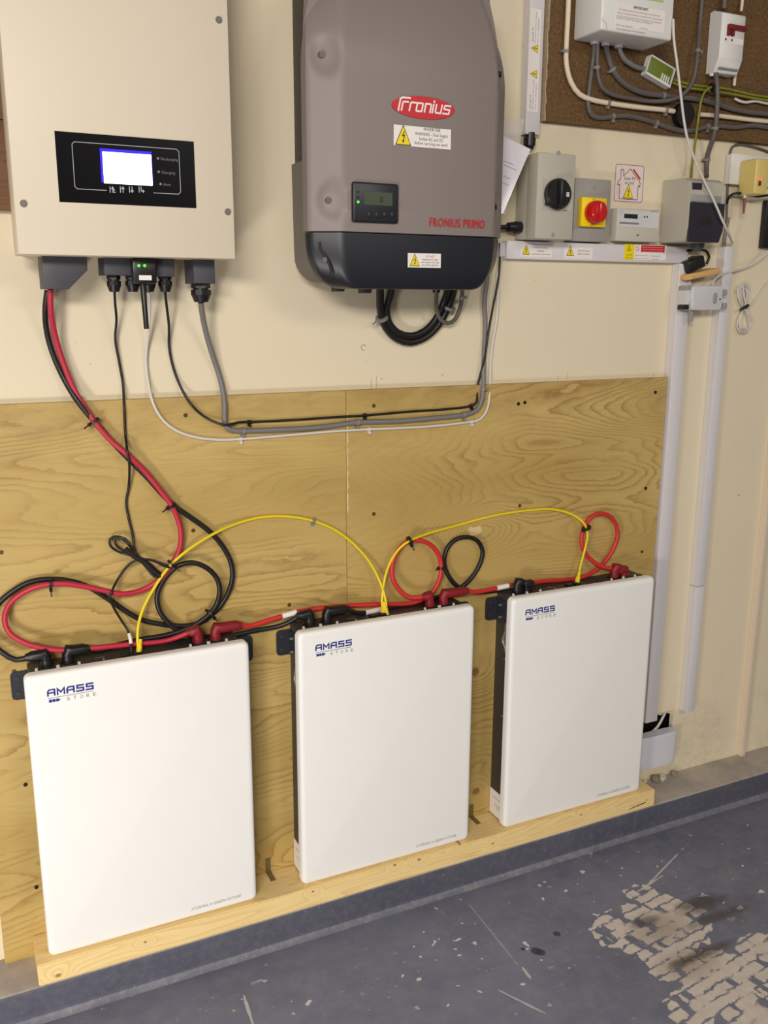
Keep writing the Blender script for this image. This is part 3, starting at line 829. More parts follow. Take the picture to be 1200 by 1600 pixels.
blk1 = power('battery_cable', 'black cable running beside the crimson one from cream inverter to left battery', [
    (74, 455, .05), (71, 478, .06), (72, 510, .08), (80, 545, .094), (98, 588, .094), (120, 625, .078), (140, 650, .074), (152, 663, .078), (175, 690, .082), (200, 716, .0825), (230, 746, .0825), (256, 775, .0825), (274, 792, .078), (294, 806, .078), (328, 831, .078), (348, 854, .078), (361, 880, .078), (363, 903, .078), (357, 925, .078), (345, 946, .078), (330, 961, .076), (312, 973, .080), (290, 978, .0825), (268, 977, .0825), (244, 974, .0825), (220, 968, .0825), (198, 956, .0825), (178, 942, .0825), (160, 930, .0825), (138, 917, .0825), (110, 908, .079), (78, 905, .079), (45, 910, .079), (20, 924, .078), (-4, 945, .076), (-20, 975, .072), (-14, 1002, .062), (4, 1020, .055), (25, 1031, .052)], .08, M['black_rubber'], M['black_plastic'], None, (SOCK[0], (46, 1036), .048))
lnk_b1 = power('battery_cable', 'black cable coiled in a ring between left and middle battery', [
    (150, 1017, .056), (190, 1006, .060), (220, 999, .064), (252, 994, .066), (280, 987, .064), (304, 977, .062), (328, 959, .062), (338, 945, .066), (343, 926, .068), (340, 906, .068), (324, 888, .068), (300, 879, .068), (278, 884, .070), (262, 898, .073), (249, 918, .074), (245, 935, .074), (250, 956, .072), (262, 972, .070), (278, 985, .070), (298, 993, .072), (325, 995, .076), (360, 993, .078), (400, 985, .076), (440, 977, .066)], .07, M['black_rubber'], M['black_plastic'], (SOCK[1], (134, 1020), .048), (SOCK[0] + BX[1], (468, 974), .050))
tie(lnk_b1, 328, 959, .013, tail=.006)
lnk_r1 = power('battery_cable', 'scarlet cable looped in a ring above the middle battery, from left battery', [
    (390, 978, .056), (420, 969, .062), (470, 955, .066), (520, 948, .068), (570, 945, .070), (610, 944, .072), (640, 943, .070), (662, 936, .068), (678, 922, .066), (688, 900, .066), (688, 875, .066), (677, 855, .066), (660, 845, .066), (640, 845, .066), (622, 860, .066), (613, 882, .066), (614, 905, .064), (624, 922, .060), (638, 933, .056)], .066, M['red_cable2'], M['red_plug'], (SOCK[3], (373, 984), .050), (SOCK[2] + BX[1], (663, 941), .050))
lnk_b2 = power('battery_cable', 'black cable with an open loop over the gap between middle and right battery', [
    (560, 958, .058), (600, 951, .070), (640, 944, .080), (680, 934, .080), (710, 924, .079), (732, 908, .077), (748, 885, .077), (754, 862, .077), (746, 845, .077), (730, 839, .077), (712, 843, .077), (698, 858, .077), (694, 880, .077), (702, 902, .074), (716, 917, .071), (738, 925, .070), (765, 924, .072), (795, 919, .064)], .077, M['black_rubber'], M['black_plastic'], (SOCK[1] + BX[1], (540, 963), .050), (SOCK[0] + BX[2], (815, 915), .050))
lnk_r2 = power('battery_cable', 'scarlet cable curling in a tall loop above the right battery', [
    (742, 925, .056), (770, 920, .062), (800, 914, .066), (840, 909, .072), (880, 906, .074), (905, 903, .074), (925, 895, .074), (943, 880, .074), (957, 860, .074), (965, 836, .074), (960, 815, .074), (946, 803, .074), (930, 804, .074), (916, 817, .074), (909, 838, .074), (911, 858, .072), (922, 873, .068), (938, 884, .062), (955, 888, .056)], .074, M['red_cable2'], M['red_plug'], (SOCK[3] + BX[1], (727, 930), .050), (SOCK[2] + BX[2], (968, 891), .050))
def band(root, p0, p1, m, r, name='marker_sleeve'):
    P = root_paths[root.name]
    c0, _ = near(root, *p0); c1, _ = near(root, *p1)
    i0 = min(range(len(P)), key=lambda i: (P[i] - c0).length); i1 = min(range(len(P)), key=lambda i: (P[i] - c1).length)
    if i0 > i1: i0, i1 = i1, i0
    return MB().tube(P[i0:max(i1 + 1, i0 + 2)], r, 12).build(name, m, root, 60)
band(lnk_r1, (439, 966), (462, 958), M['sticker_white'], RT + .0008)
band(lnk_r2, (776, 918), (795, 914), M['sticker_white'], RT + .0008)
band(lnk_b2, (573, 955), (592, 953), M['sticker_white'], RT + .0008)
tie(lnk_r1, 684, 890, .0075, tail=.01)
# two more red plugs seat beside the cable ends on the right-hand battery
p = MB()
xx = SOCK[3] + BX[2] - .006
p.cyl((xx, .05, .624), (xx, .05, .634), .0115, .0105, 12); p.box(xx - .022, xx + .010, .041, .059, .632, .650, .004, 2)
tag(p.build('terminal_cap', M['red_plug'], None, 45), 'dark red cap on the last terminal of the right battery', 'cap')
for (xx, lab) in ((SOCK[1] + BX[2] - .012, 'black cap on the spare terminal of the right battery'),):
    p = MB().cyl((xx, .05, .624), (xx, .05, .634), .0115, .0105, 12); p.box(xx - .010, xx + .018, .041, .059, .632, .651, .004, 2)
    tag(p.build('terminal_cap', M['black_plastic'], None, 45), lab, 'cap')

# yellow data cables
def data_cable(label, pts, y, ends):
    P = spline(path(pts, y), .010)
    root = thing('data_cable', label, 'cable', P[len(P) // 2])
    MB().tube(P, .0032, 8).build('sheath', M['yellow_cable'], root, 60)
    root_paths[root.name] = P
    for i in (0, -1):
        a_ = P[i]; nx = P[8] if i == 0 else P[-9]; d = (nx - a_).normalized()
        q = MB().tube([a_ - d * .004, a_ + d * .010, a_ + d * .012, a_ + d * .026], [.0062, .0062, .0050, .0036], 8)
        q.build('boot', M['yellow_cable'], root, 45)
    return root
yel1 = data_cable('yellow data cable arching from left battery to middle battery', [(217, 1018, .040), (215, 1000, .043), (216, 978, .052), (224, 950, .058), (240, 920, .058), (262, 888, .058), (290, 862, .058), (330, 836, .064), (370, 818, .078), (410, 808, .086), (450, 807, .086), (490, 814, .086), (525, 829, .086), (556, 853, .084), (580, 882, .076), (594, 910, .066), (602, 935, .052), (604, 958, .042)], .08, None)
yel2 = data_cable('yellow data cable running from middle battery to right battery', [(598, 958, .046), (597, 935, .056), (601, 905, .066), (610, 878, .066), (625, 856, .058), (640, 845, .056), (665, 835, .070), (710, 822, .085), (770, 806, .086), (820, 798, .086), (865, 796, .084), (898, 806, .074), (914, 820, .062), (918, 836, .062), (914, 858, .064), (908, 880, .058), (902, 908, .042)], .08, None)
clip(yel1, 491, 815, .0038)
tie(yel2, 637, 846, .010, tail=.012); tie(yel2, 916, 824, .011, tail=.004)
tie(yel1, 266, 884, .010, tail=.01)

# ------------------------------------------------------------------ cream hybrid inverter
IY = -0.05
x0, x1, zb_ = .0502, .4310, 1.4095
inv = thing('hybrid_inverter', 'cream steel inverter with lit blue-white screen on black panel', 'inverter', (.24, .03, zb_))
MB().box(x0, x1, IY, IY + .085, zb_, 2.02, .0022, 2).build('front_cover', M['cream_coat'], inv)
MB().box(x0 + .012, x1 - .012, IY + .0855, WY - .001, zb_ + .006, 2.015, .002).build('rear_chassis', M['cream_coat'], inv)
for (px, py) in [(342, 31), (37, 318), (356, 331)]:
    a_ = at(px, py, IY)
    s = MB().cyl((a_.x, IY - .0022, a_.z), (a_.x, IY, a_.z), .0055, .0062, 14)
    s.cyl((a_.x, IY - .0026, a_.z), (a_.x, IY - .002, a_.z), .0024, seg=6)
    s.build('screw', M['screw_steel'], inv)
pa = at(84, 207, IY); pb = at(307, 324, IY)
px0 = (at(84, 207, IY).x + at(94, 317, IY).x) / 2; px1 = (at(302, 219, IY).x + at(307, 324, IY).x) / 2
pz1 = (at(84, 207, IY).z + at(302, 219, IY).z) / 2; pz0 = (at(94, 317, IY).z + at(307, 324, IY).z) / 2
pan = MB().box(px0, px1, IY - .0012, IY, pz0, pz1, .0004, 1).build('display_panel', M['black_gloss'], inv)
def on(y): return lambda px, py: at(px, py, y)
q = on(IY)
sx0 = (q(159, 237).x + q(163, 287).x) / 2; sx1 = (q(235, 242).x + q(239, 290).x) / 2
sz1 = (q(159, 237).z + q(235, 242).z) / 2; sz0 = (q(163, 287).z + q(239, 290).z) / 2
MB().box(sx0 - .004, sx1 + .0008, IY - .0016, IY - .0011, sz0 + .001, sz1 + .005, .0).build('screen_bezel', M['screen_edge'], pan)
scn = MB().box(sx0, sx1, IY - .0026, IY - .0014, sz0, sz1, .0008).build('screen', M['screen'], pan)
def line_px(pts, y, wdt): # thin printed outline through pixels
    P = [at(a, b, y) for a, b in pts]
    F = lambda u, v, w_: Vector((u, y - .0012 - w_, v))
    return strokes(F, [[(p_.x, p_.z) for p_ in P]], wdt, .0004)
lx0 = q(112, 222).x; lx1 = q(280, 235).x; lz1 = (q(112, 222).z + q(278, 233).z) / 2; lz0 = (q(120, 297).z + q(282, 302).z) / 2
lx0 = (q(111, 222).x + q(118, 297).x) / 2; lx1 = (q(278, 232).x + q(283, 303).x) / 2
F = lambda u, v, w_: Vector((u, IY - .0012 - w_, v))
r = .004
strokes(F, [[(q(166, 299).x, lz0), (lx0 + r, lz0), (lx0, lz0 + r), (lx0, lz1 - r), (lx0 + r, lz1), (lx1 - r, lz1), (lx1, lz1 - r), (lx1, lz0 + r), (lx1 - r, lz0), (q(240, 301).x, lz0)]], .0009).build('printed_outline', M['ink_light'], pan, 0)
for (pxl, pxr, py, t) in [(251, 277, 247, 'Discharging'), (252, 273, 268, 'Charging'), (255, 266, 287, 'Alarm')]:
    a_ = at(pxl, py, IY)
    vs, fs = text_mesh(t, at(pxr, py, IY).x - a_.x, .0046)
    MB().add([F(a_.x + u, a_.z - .0035 + v, .0004) for u, v in vs], fs).build('lettering', M['ink_grey'], pan, 0)
    MB().cyl((a_.x - .0050, IY - .0018, a_.z - .001), (a_.x - .0050, IY - .0011, a_.z - .001), .0022, seg=10).build('indicator', M['ink_grey'], pan)
K = []
for i, cx in enumerate((176, 192, 206, 221)):
    a_ = at(cx, 298, IY)
    z = a_.z - .003; x = a_.x; hgt = .009
    K.append([(x - .0045, z), (x - .0045, z + hgt)])
    if i == 0: K += [[(x + .004, z + .0005), (x, z + .0005), (x, z + hgt)], [(x - .002, z + hgt - .003), (x, z + hgt), (x + .002, z + hgt - .003)], [(x, z + .004), (x + .003, z + .004)]]
    elif i == 1: K += [[(x, z), (x, z + hgt)], [(x - .002, z + hgt - .003), (x, z + hgt), (x + .002, z + hgt - .003)]]
    elif i == 2: K += [[(x, z), (x, z + hgt)], [(x - .002, z + .003), (x, z), (x + .002, z + .003)]]
    else: K += [[(x - .001, z + hgt), (x - .001, z + .002), (x + .004, z + .002)], [(x + .002, z + .004), (x + .004, z + .002), (x + .002, z)]]
strokes(F, K, .0012).build('key_symbol', M['ink_light'], pan, 0)

# connection boxes and glands underneath
def cbox(name, pts, y0, y1):
    P = [at(px, py, y0) for px, py in pts]
    return MB().prism([(p_.x, p_.z) for p_ in P], y0, y1, bev=.002)
zt_ = zb_ + .004
def dbox(l, r_, bot, y0, y1, name='cable_box', cut=None, m=None):
    xa = at(l, bot, y0).x; xb = at(r_, bot, y0).x; z0 = at((l + r_) / 2, bot, y0).z
    poly = [(xa, z0), (xb, z0), (xb, zt_), (xa, zt_)]
    if cut: poly = [(xa, z0), (xb - cut[0], z0), (xb, z0 + cut[1]), (xb, zt_), (xa, zt_)]
    return MB().prism(poly, y0, y1, bev=.0025).build(name, m or M['box_grey'], inv)
dbox(69, 139, 452, .005, .075, cut=(.035, .034))
dbox(163, 206, 430, .01, .075)
dbox(241, 274, 432, .01, .075)
dbox(303, 337, 443, .005, .075)
def gland(px, py0, py1, y, rad, parent=inv):
    a_ = at(px, py0, y); b_ = at(px, py1, y)
    z0, z1 = a_.z, b_.z; h = z0 - z1; x = (a_.x + b_.x) / 2
    g = MB().cyl((x, y, z0 + .002), (x, y, z0 - h * .25), rad * .93, seg=6)
    g.cyl((x, y, z0 - h * .22), (x, y, z0 - h * .36), rad * .78, seg=14)
    g.cyl((x, y, z0 - h * .34), (x, y, z0 - h * .62), rad, seg=10)
    g.cyl((x, y, z0 - h * .60), (x, y, z1), rad * .98, rad * .68, seg=14)
    return g.build('cable_gland', M['black_plastic'], parent, 30)
for px in (178, 207, 232, 258): gland(px, 430, 456, .042, .0135)
gland(314, 443, 472, .04, .020)
# plug-in wireless stick with aerial
dng = thing('wireless_dongle', 'small black dongle with two green lights and stub aerial under cream inverter', 'dongle', (at(224, 404, -.01).x, -.01, zb_ - .002))
xa = at(208, 430, -.015).x; xb = at(245, 430, -.015).x; z0 = at(226, 443, -.015).z
MB().box(xa, xb, -.015, .0085, z0, zb_ - .0005, .003, 2).build('body', M['black_plastic'], dng)
a_ = at(217, 415, -.015); b_ = at(226, 415, -.015)
for p_ in (a_, b_): MB().cyl((p_.x, -.0165, p_.z), (p_.x, -.0148, p_.z), .0022, .0026, 10).build('light', M['led_green'], dng)
plate(dng, 'sticker', (217, 430), (237, 438), -.015, M['sticker_white'], .0005)
a_ = at(223, 444, -.01); b_ = at(229, 514, -.01)
MB().tube([a_ + Vector((0, .006, .006)), a_ + (b_ - a_) * .1, b_], [.0055, .0052, .0048], 12).build('aerial', M['black_plastic'], dng)

# thin cables out of the inverter
c = cable('signal_cable', 'thin black cable with bundled coil hanging from first gland of cream inverter', [
    (179, 456, .042), (180, 475, .06), (182, 500, .08), (180, 530, .095), (186, 565, .1), (192, 600, .1), (194, 640, .084), (196, 680, .084), (199, 705, .058), (202, 725, .06), (201, 760, .078), (197, 785, .084), (201, 810, .084), (207, 835, .084), (211, 860, .075), (220, 874, .070), (236, 890, .066), (246, 900, .060), (252, 898, .060), (240, 888, .060), (222, 878, .064), (205, 868, .070), (185, 862, .076), (172, 852, .076), (172, 842, .076), (182, 838, .076), (198, 848, .072), (214, 868, .066), (228, 886, .062), (242, 901, .056), (250, 901, .056), (238, 884, .060), (218, 872, .066), (195, 862, .072), (180, 850, .074), (183, 840, .074), (194, 841, .07), (208, 858, .066), (220, 872, .060), (240, 876, .058), (256, 884, .056), (266, 887, .056), (250, 880, .057), (230, 874, .058), (212, 876, .062), (198, 886, .066), (184, 905, .066), (174, 926, .052), (172, 934, .052), (178, 950, .064), (190, 970, .070), (200, 986, .066), (204, 1000, .050), (205, 1018, .040)], .08, .0026, M['black_rubber'], 8, None, .006)
band(c, (202, 991), (204, 1004), M['sticker_white'], .0038)
P = path([(196, 858), (212, 870), (228, 880), (240, 892), (248, 898)], .058)
MB().tube(spline(P, .006), .0062, 8).build('coil_wrap', M['black_rubber'], c, 60)
grey_out = cable('mains_cable', 'grey mains cable from large gland of cream inverter along the plywood', [
    (314, 472, .04), (316, 490, .055), (322, 520, .075), (332, 555, .09), (342, 585, .098), (348, 610, .094), (351, 635, .083), (351, 658, .083), (356, 670, .083), (372, 673, .083), (420, 672, .083), (480, 669, .083), (520, 665, .083), (558, 660, .083), (620, 658, .083), (680, 653, .083), (730, 647, .083), (746, 640, .083), (753, 624, .083), (755, 600, .090), (756, 560, .098), (758, 510, .1), (757, 470, .098), (761, 435, .098), (762, 400, .098), (765, 360, .098)], .083, .0058, M['grey_cable'], 10)
for p_ in ((378, 673), (558, 660), (726, 648), (756, 606)): clip(grey_out, *p_, .0062)
blk_out = cable('signal_cable', 'thin black cable from fourth gland of cream inverter above the grey one', [
    (258, 456, .042), (260, 475, .06), (264, 510, .085), (264, 540, .1), (270, 572, .103), (281, 602, .098), (297, 630, .085), (318, 650, .085), (340, 661, .075), (354, 664, .070), (372, 660, .078), (400, 659, .085), (460, 656, .085), (520, 652, .085), (570, 649, .085), (640, 643, .085), (700, 639, .085), (736, 634, .085), (745, 628, .085), (745, 610, .094), (748, 595, .1), (757, 560, .09), (763, 520, .088), (770, 480, .098), (778, 440, .1), (781, 405, .1), (781, 380, .1)], .085, .0027, M['black_rubber'])
for p_ in ((385, 660), (569, 649), (737, 634)): clip(blk_out, *p_, .003, M['black_plastic'])
wht_out = cable('signal_cable', 'thin pale grey cable drooping from third gland of cream inverter below the grey one', [
    (232, 456, .042), (234, 480, .06), (232, 520, .085), (228, 560, .1), (232, 600, .098), (240, 632, .086), (256, 658, .086), (276, 673, .086), (305, 683, .086), (340, 687, .086), (376, 686, .086), (450, 680, .086), (520, 674, .086), (570, 671, .086), (660, 667, .086), (720, 661, .086), (750, 655, .086), (761, 640, .086), (765, 615, .092), (766, 580, .103), (769, 540, .103), (776, 500, .103), (778, 460, .103), (777, 430, .103), (783, 405, .103), (787, 390, .102)], .086, .003, M['white_cable'])
for p_ in ((376, 686), (574, 671), (734, 658)): clip(wht_out, *p_, .0034, M['white_cable'])

# ------------------------------------------------------------------ grey string inverter
fro = thing('string_inverter', 'grey string inverter with red oval badge and black lower cover', 'inverter', (.785, .0, 1.36))
YF, YB = -.100, -.065
XL, XR, RL, RR = .5690, 1.0065, .6346, .9640
ZM = 1.4625
def sect(z):
    xl, xr, rl, rr, yf, yb = XL, XR, RL, RR, YF, YB
    if z > 1.745:
        t = (z - 1.745) / .132
        s = .018 * t * t; xl += s; xr -= s; rl += s * .8; rr -= s * .8
        yf += .022 * t * t; yb += .036 * t * t
        yf = min(yf, yb - .004)
    return xl, xr, rl, rr, yf, yb
def loft(levels, back):
    mb = MB(); n = None
    for (xl, xr, rl, rr, yf, yb, z) in levels:
        fl = [(xl + .006 + (rl - .012 - xl - .006) * q / 11, yb - .004 + (yf + .0045 - yb + .004) * q / 11) for q in range(12)]
        frr = [(rr + .010 + (xr - .005 - rr - .010) * q / 7, yf + .006 + (yb - .005 - yf - .006) * q / 7) for q in range(8)]
        pts = [(xl, back), (xl, yb + .010), (xl + .002, yb)] + fl + [(rl - .005, yf + .0012), (rl + .004, yf), (rl + (rr - rl) * .5, yf - .0015), (rr - .004, yf), (rr + .004, yf + .002)] + frr + [(xr - .001, yb), (xr, yb + .010), (xr, back)]
        n = len(pts)
        for x, y in pts:
            for (dx_, dz_, rx_, rz_, dp_) in (DENTS if x < rl - .004 or x > rr + .006 else ()): y += dp_ * math.exp(-(((x - dx_) / rx_) ** 2 + ((z - dz_) / rz_) ** 2) ** 2)
            mb.v.append((x, y, z))
    for i in range(len(levels) - 1):
        for j in range(n - 1): mb.f.append((i * n + j, i * n + j + 1, (i + 1) * n + j + 1, (i + 1) * n + j)); mb.mi.append(0)
    k_ = (len(levels) - 1) * n
    mb.f.append(tuple(range(n))[::-1]); mb.mi.append(0); mb.f.append(tuple(k_ + j for j in range(n))); mb.mi.append(0)
    for i in range(len(levels) - 1): mb.f.append((i * n, (i + 1) * n, (i + 1) * n + n - 1, i * n + n - 1)); mb.mi.append(0)
    return mb
DENTS = []
for (px, py) in [(505, 84), (514, 313)]:
    a_ = at(px, py, -.082); DENTS.append((a_.x + .006, a_.z, .024, .032, .0075))
for (px, py) in [(778, 117), (770, 324)]:
    a_ = at(px, py, -.078); DENTS.append((a_.x, a_.z, .014, .026, .004))
lv = [(*sect(z), z) for z in [ZM + .001] + [1.475 + .006 * i for i in range(79)]]
front = loft(lv, -.045).build('front_cover', M['cover_grey'], fro, 28)
lv = []; DENTS = []
ZB = 1.357
for i in range(15):
    s = i / 14.0; s = math.sin(s * PI / 2)
    z = ZM - .001 - (ZM - .001 - ZB) * s
    e = 1 - math.sqrt(max(0, 1 - s ** 2.6))
    xl, xr, rl, rr, yf, yb = sect(1.46)
    xl += .004; xr -= .003
    lv.append((xl + .075 * e, xr - .075 * e, rl + .035 * e + .002, rr - .045 * e, yf + .012 * e + .003, yb + .003 + .01 * e, z))
low = loft(lv[::-1], -.045).build('lower_cover', M['cover_black'], fro, 24)
MB().prism([(.586, 1.60), (.588, 1.44)] + [(.640 - .052 * math.cos(q * PI / 14), 1.424 - .054 * math.sin(q * PI / 14)) for q in range(1, 8)] + [(.66, 1.370), (.93, 1.374), (.955, 1.382), (.975, 1.41), (.982, 1.60)][::1], -.044, .06, bev=.004).build('lower_housing', M['housing_grey'], fro)
MB().prism([(.600, 1.601), (.978, 1.601), (.978, 1.93), (.600, 1.93)], -.044, .06, bev=.004).build('heat_sink', M['housing_dark'], fro)
MB().box(.610, .965, .0605, WY - .0005, 1.42, 1.93, .003).build('wall_bracket', M['housing_dark'], fro)
MB().box(.5915, .5945, -.012, .03, 1.462, 1.505).build('side_sticker', mat('grey_sticker', (168, 158, 152), .5), fro)
for (px, py) in [(505, 84), (514, 313)]:
    a_ = at(px, py, -.082)
    t_ = Vector((.0655, -.035, 0)).normalized(); nrm = Vector((t_.y, -t_.x, 0)).normalized()
    if nrm.y > 0: nrm = -nrm
    c0 = Vector((a_.x, a_.y, a_.z))
    fx = (c0.x - XL) / (RL - XL); c0.y = YB + (YF - YB) * fx - .001
    c0.y += .0072
    s = MB().cyl(c0 + Vector((0, .004, 0)), c0 + Vector((0, -.0035, 0)), .0068, .0058, 14); s.cyl(c0 + Vector((0, -.0034, 0)), c0 + Vector((0, -.004, 0)), .003, seg=6)
    s.build('screw', M['screw_steel'], fro)
for (px, py) in [(778, 117), (770, 324)]:
    a_ = at(px, py, -.078)
    t_ = Vector((.0425, .035, 0)).normalized(); nrm = Vector((t_.y, -t_.x, 0))
    fx = (XR - a_.x) / (XR - RR); c0 = Vector((a_.x, YB + (YF - YB) * max(0.1, min(1, fx)) + .005, a_.z))
    s = MB().cyl(c0 - nrm * .001, c0 + nrm * .0035, .006, .0055, 14); s.cyl(c0 + nrm * .0034, c0 + nrm * .004, .0028, seg=6)
    s.build('screw', M['screw_dark'], fro)
# grooves with a screw in the black cover
a_ = at(501, 380, -.08); b_ = at(506, 405, -.08); g_ = at(516, 432, -.08)
MB().tube(spline([Vector((v.x, YB + (YF - YB) * (v.x - XL) / (RL - XL) - .0005, v.z)) for v in (at(500, 378, -.08), at(502, 392, -.08), at(508, 402, -.08), at(513, 414, -.08), at(516, 432, -.08))], .006), .0022, 6).build('cover_groove', M['ink'], low)
c0 = at(507, 406, -.083); c0.y -= .002
MB().cyl(c0, c0 + Vector((0, .005, 0)), .0052, seg=12).build('screw', M['screw_steel'], low)
# display
dy = YF - .0012
dx0, dx1, dz0, dz1 = rect_px((548, 284), (620, 350), dy)
dz1 = (at(550, 284, dy).z + at(619, 288, dy).z) / 2; dz0 = (at(551, 347, dy).z + at(620, 350, dy).z) / 2; dx0 = at(549, 316, dy).x; dx1 = at(620.5, 318, dy).x
dis = MB().box(dx0, dx1, dy - .008, dy + .003, dz0, dz1, .004, 3).build('display_unit', M['cover_black'], fro)
ly = dy - .0082
part_label(plate(dis, 'lcd', (569, 299), (613, 322), ly, M['lcd_green'], .0006), 'dim green display reading 0')
vs, fs = text_mesh('0', .007, .012)
a_ = at(593, 317, ly); MB().add([Vector((a_.x + u, ly - .001, a_.z + v)) for u, v in vs], fs).build('lettering', M['ink'], dis, 0)
for i, (px, py) in enumerate([(559.5, 300), (559.5, 308), (559.5, 315.5)]):
    a_ = at(px, py, ly); MB().cyl((a_.x, ly - .0008, a_.z), (a_.x, ly, a_.z), .0022, seg=10).build('indicator', M['led_green'] if i == 2 else M['ink'], dis)
for i in range(4):
    a_ = at(577 + i * 12, 336, ly); MB().box(a_.x - .004, a_.x + .004, ly - .0012, ly + .0006, a_.z - .005, a_.z + .005, .001).build('button', M['cover_black'], dis)
# badge
by_ = YF - .0022
c0 = (at(612, 165, by_) + at(710, 172, by_)) / 2; ra = (at(710, 172, by_).x - at(612, 165, by_).x) / 2
rb = (at(661, 151, by_).z - at(661, 187, by_).z) / 2 * .98
n = 40
bd = MB().prism([(c0.x + ra * math.cos(2 * PI * i / n), c0.z + rb * math.sin(2 * PI * i / n)) for i in range(n)], by_ - .0015, by_ + .0015).build('oval_badge', M['sticker_red'], fro)
F0 = frame2d((c0.x - ra * .80, by_ - .0015, c0.z - rb * .36))
lw = ra * .17; lh = rb * .72; shr = .22
def Sx(pts, ox): return [(ox + x * lw + z * lh * shr, z * lh) for x, z in pts]
adv = ra * .247; S = []
S.append(Sx([(0.0, -.12), (0.0, 1.30), (.3, 1.5), (1.7, 1.5)], 0))
S.append(Sx([(.55, -.05), (.55, .85), (.7, 1.0), (1.45, 1.0)], 0))
ox = ra * .335
S.append(Sx([(0, 0), (0, .85), (.15, 1), (1.0, 1)], ox)); ox += ra * .21
S.append(Sx([(0, .06), (0, .94), (.1, 1), (.95, 1), (1.05, .94), (1.05, .06), (.95, 0), (.1, 0), (0, .06)], ox)); ox += ra * .265
S.append(Sx([(0, 0), (0, 1), (.9, 1), (1.05, .88), (1.05, 0)], ox)); ox += ra * .25
S.append(Sx([(0, 0), (0, 1)], ox)); S.append(Sx([(0, 1.32), (0, 1.42)], ox)); ox += ra * .09
S.append(Sx([(0, 1), (0, .12), (.15, 0), (1.05, 0), (1.05, 1)], ox)); ox += ra * .265
S.append(Sx([(1.1, 1), (.1, 1), (0, .9), (0, .56), (1.05, .5), (1.05, .1), (.95, 0), (-.05, 0)], ox))
strokes(F0, S, ra * .048).build('brand_lettering', M['ink_white'], bd, 0)
lb = plate(fro, 'warning_label', (615, 194.3), (704, 234), by_, M['sticker_white'], .0006)
sy = by_ - .0006
warning(lb, frame2d(at(630, 215.5, sy)), .033)
for (t, pl, pr_, h) in [('INVERTER', (662, 204.6), (688, 206.4), .0062), ('WARNING - Dual Supply', (648.5, 211.2), (699.5, 215), .0058), ('Isolate AC and DC', (655, 219.2), (692.5, 222), .0058), ('before carrying out work', (648, 225.6), (699.5, 229.2), .0058)]:
    letters(lb, t, pl, pr_, sy, h, M['ink'], .006)
letters(fro, 'FRONIUS PRIMO', (671, 353), (756.5, 357.5), YF - .0024, .0165, M['ink_red'], .012, name='model_lettering')
ly2 = -.0998
lb = plate(fro, 'warning_label', (637, 395.2), (688, 418.8), ly2, M['sticker_white'], .0015)
warning(lb, frame2d(at(648, 408.5, ly2 - .0015)), .0215)
for (t, l, r_, py, h) in [('DO NOT', 666, 679, 402.2, .0038), ('disconnect DC plugs', 660, 684, 406.8, .0034), ('and isolate from load', 658, 686, 411.2, .0034), ('turn off AC supply first', 659, 685, 415.4, .0034)]:
    letters(lb, t, (l, py - .5), (r_, py + .6), ly2 - .0015, h, M['ink'] if t != 'DO NOT' else M['ink_red'], .005)
# feet below
for (xa, xb, za) in [(.645, .665, 1.352), (.705, .725, 1.349)]:
    MB().prism([(xa, za), (xb - .004, za), (xb + .006, 1.376), (xa, 1.376)], -.03, .0, bev=.001).build('bottom_latch', M['housing_dark'], fro)
# cable tails below the string inverter
dc1 = cable('solar_cable', 'thick black cable hanging in a U below grey inverter, outer of the two', [(594, 440, .03), (594, 460, .05), (595, 488, .075), (603, 512, .09), (620, 529, .096), (641, 535, .096), (665, 527, .096), (685, 508, .094), (700, 480, .085), (709, 455, .06), (712, 440, .04)], .09, .0085, M['black_rubber'], 10)
dc2 = cable('solar_cable', 'thick black cable hanging in a U below grey inverter, inner of the two', [(613, 440, .03), (610, 462, .05), (604, 482, .072), (607, 503, .084), (622, 520, .089), (642, 525, .090), (662, 518, .090), (680, 500, .088), (692, 475, .080), (699, 455, .06), (702, 440, .04)], .09, .0080, M['black_rubber'], 10)
tie(dc1, 598, 499, .013, M['clip_grey'], wid=.006, tail=.015)
tie(dc1, 698, 478, .014, M['clip_grey'], wid=.006, tail=0)
gr = cable('control_cable', 'slim grey cable in a small loop below grey inverter', [(682, 442, .03), (682, 460, .045), (682, 485, .065), (688, 499, .072), (700, 505, .076), (711, 499, .080), (718, 484, .082), (722, 465, .08), (721, 442, .06), (714, 424, .05), (706, 405, .04)], .07, .0048, M['olive_cable'], 8)
clip(gr, 722, 463, .005)
a_ = at(682, 456, .038); MB().cyl((a_.x, .038, a_.z + .012), (a_.x, .038, a_.z - .002), .011, .008, 12).build('gland', M['black_plastic'], gr)

# ------------------------------------------------------------------ trunking
def strip(name, label, x0, x1, z0, z1, D, lid=True, cat='trunking'):
    t = thing(name, label, cat, ((x0 + x1) / 2, WY, z0))
    MB().box(x0, x1, WY - D + .004, WY - .0002, z0, z1, .0008, 1).build('base_channel', M['trunk_white'], t)
    MB().box(x0 - .0006, x1 + .0006, WY - D, WY - D + .0065, z0, z1, .0018, 2).build('lid', M['trunk_white'], t)
    return t
DV = .024
a_ = at(821, 209, WY - DV); b_ = at(843, 209, WY - DV)
tv = strip('cable_trunking', 'upright white trunking with two warning triangles, left of chipboard', a_.x, b_.x, a_.z, 2.15, DV)
ty = WY - DV
for (pL, pR, tp) in [((826, 152), (840, 16), 0), ((829, 175), (834, 125), 1)]:
    pass
lb = MB().box(at(833, 100, ty).x - .0135, at(833, 100, ty).x + .0165, ty - .0006, ty, at(826, 174, ty).z, at(838, 14, ty).z).build('warning_label', M['sticker_white'], tv, 0)
xm = at(833, 100, ty).x
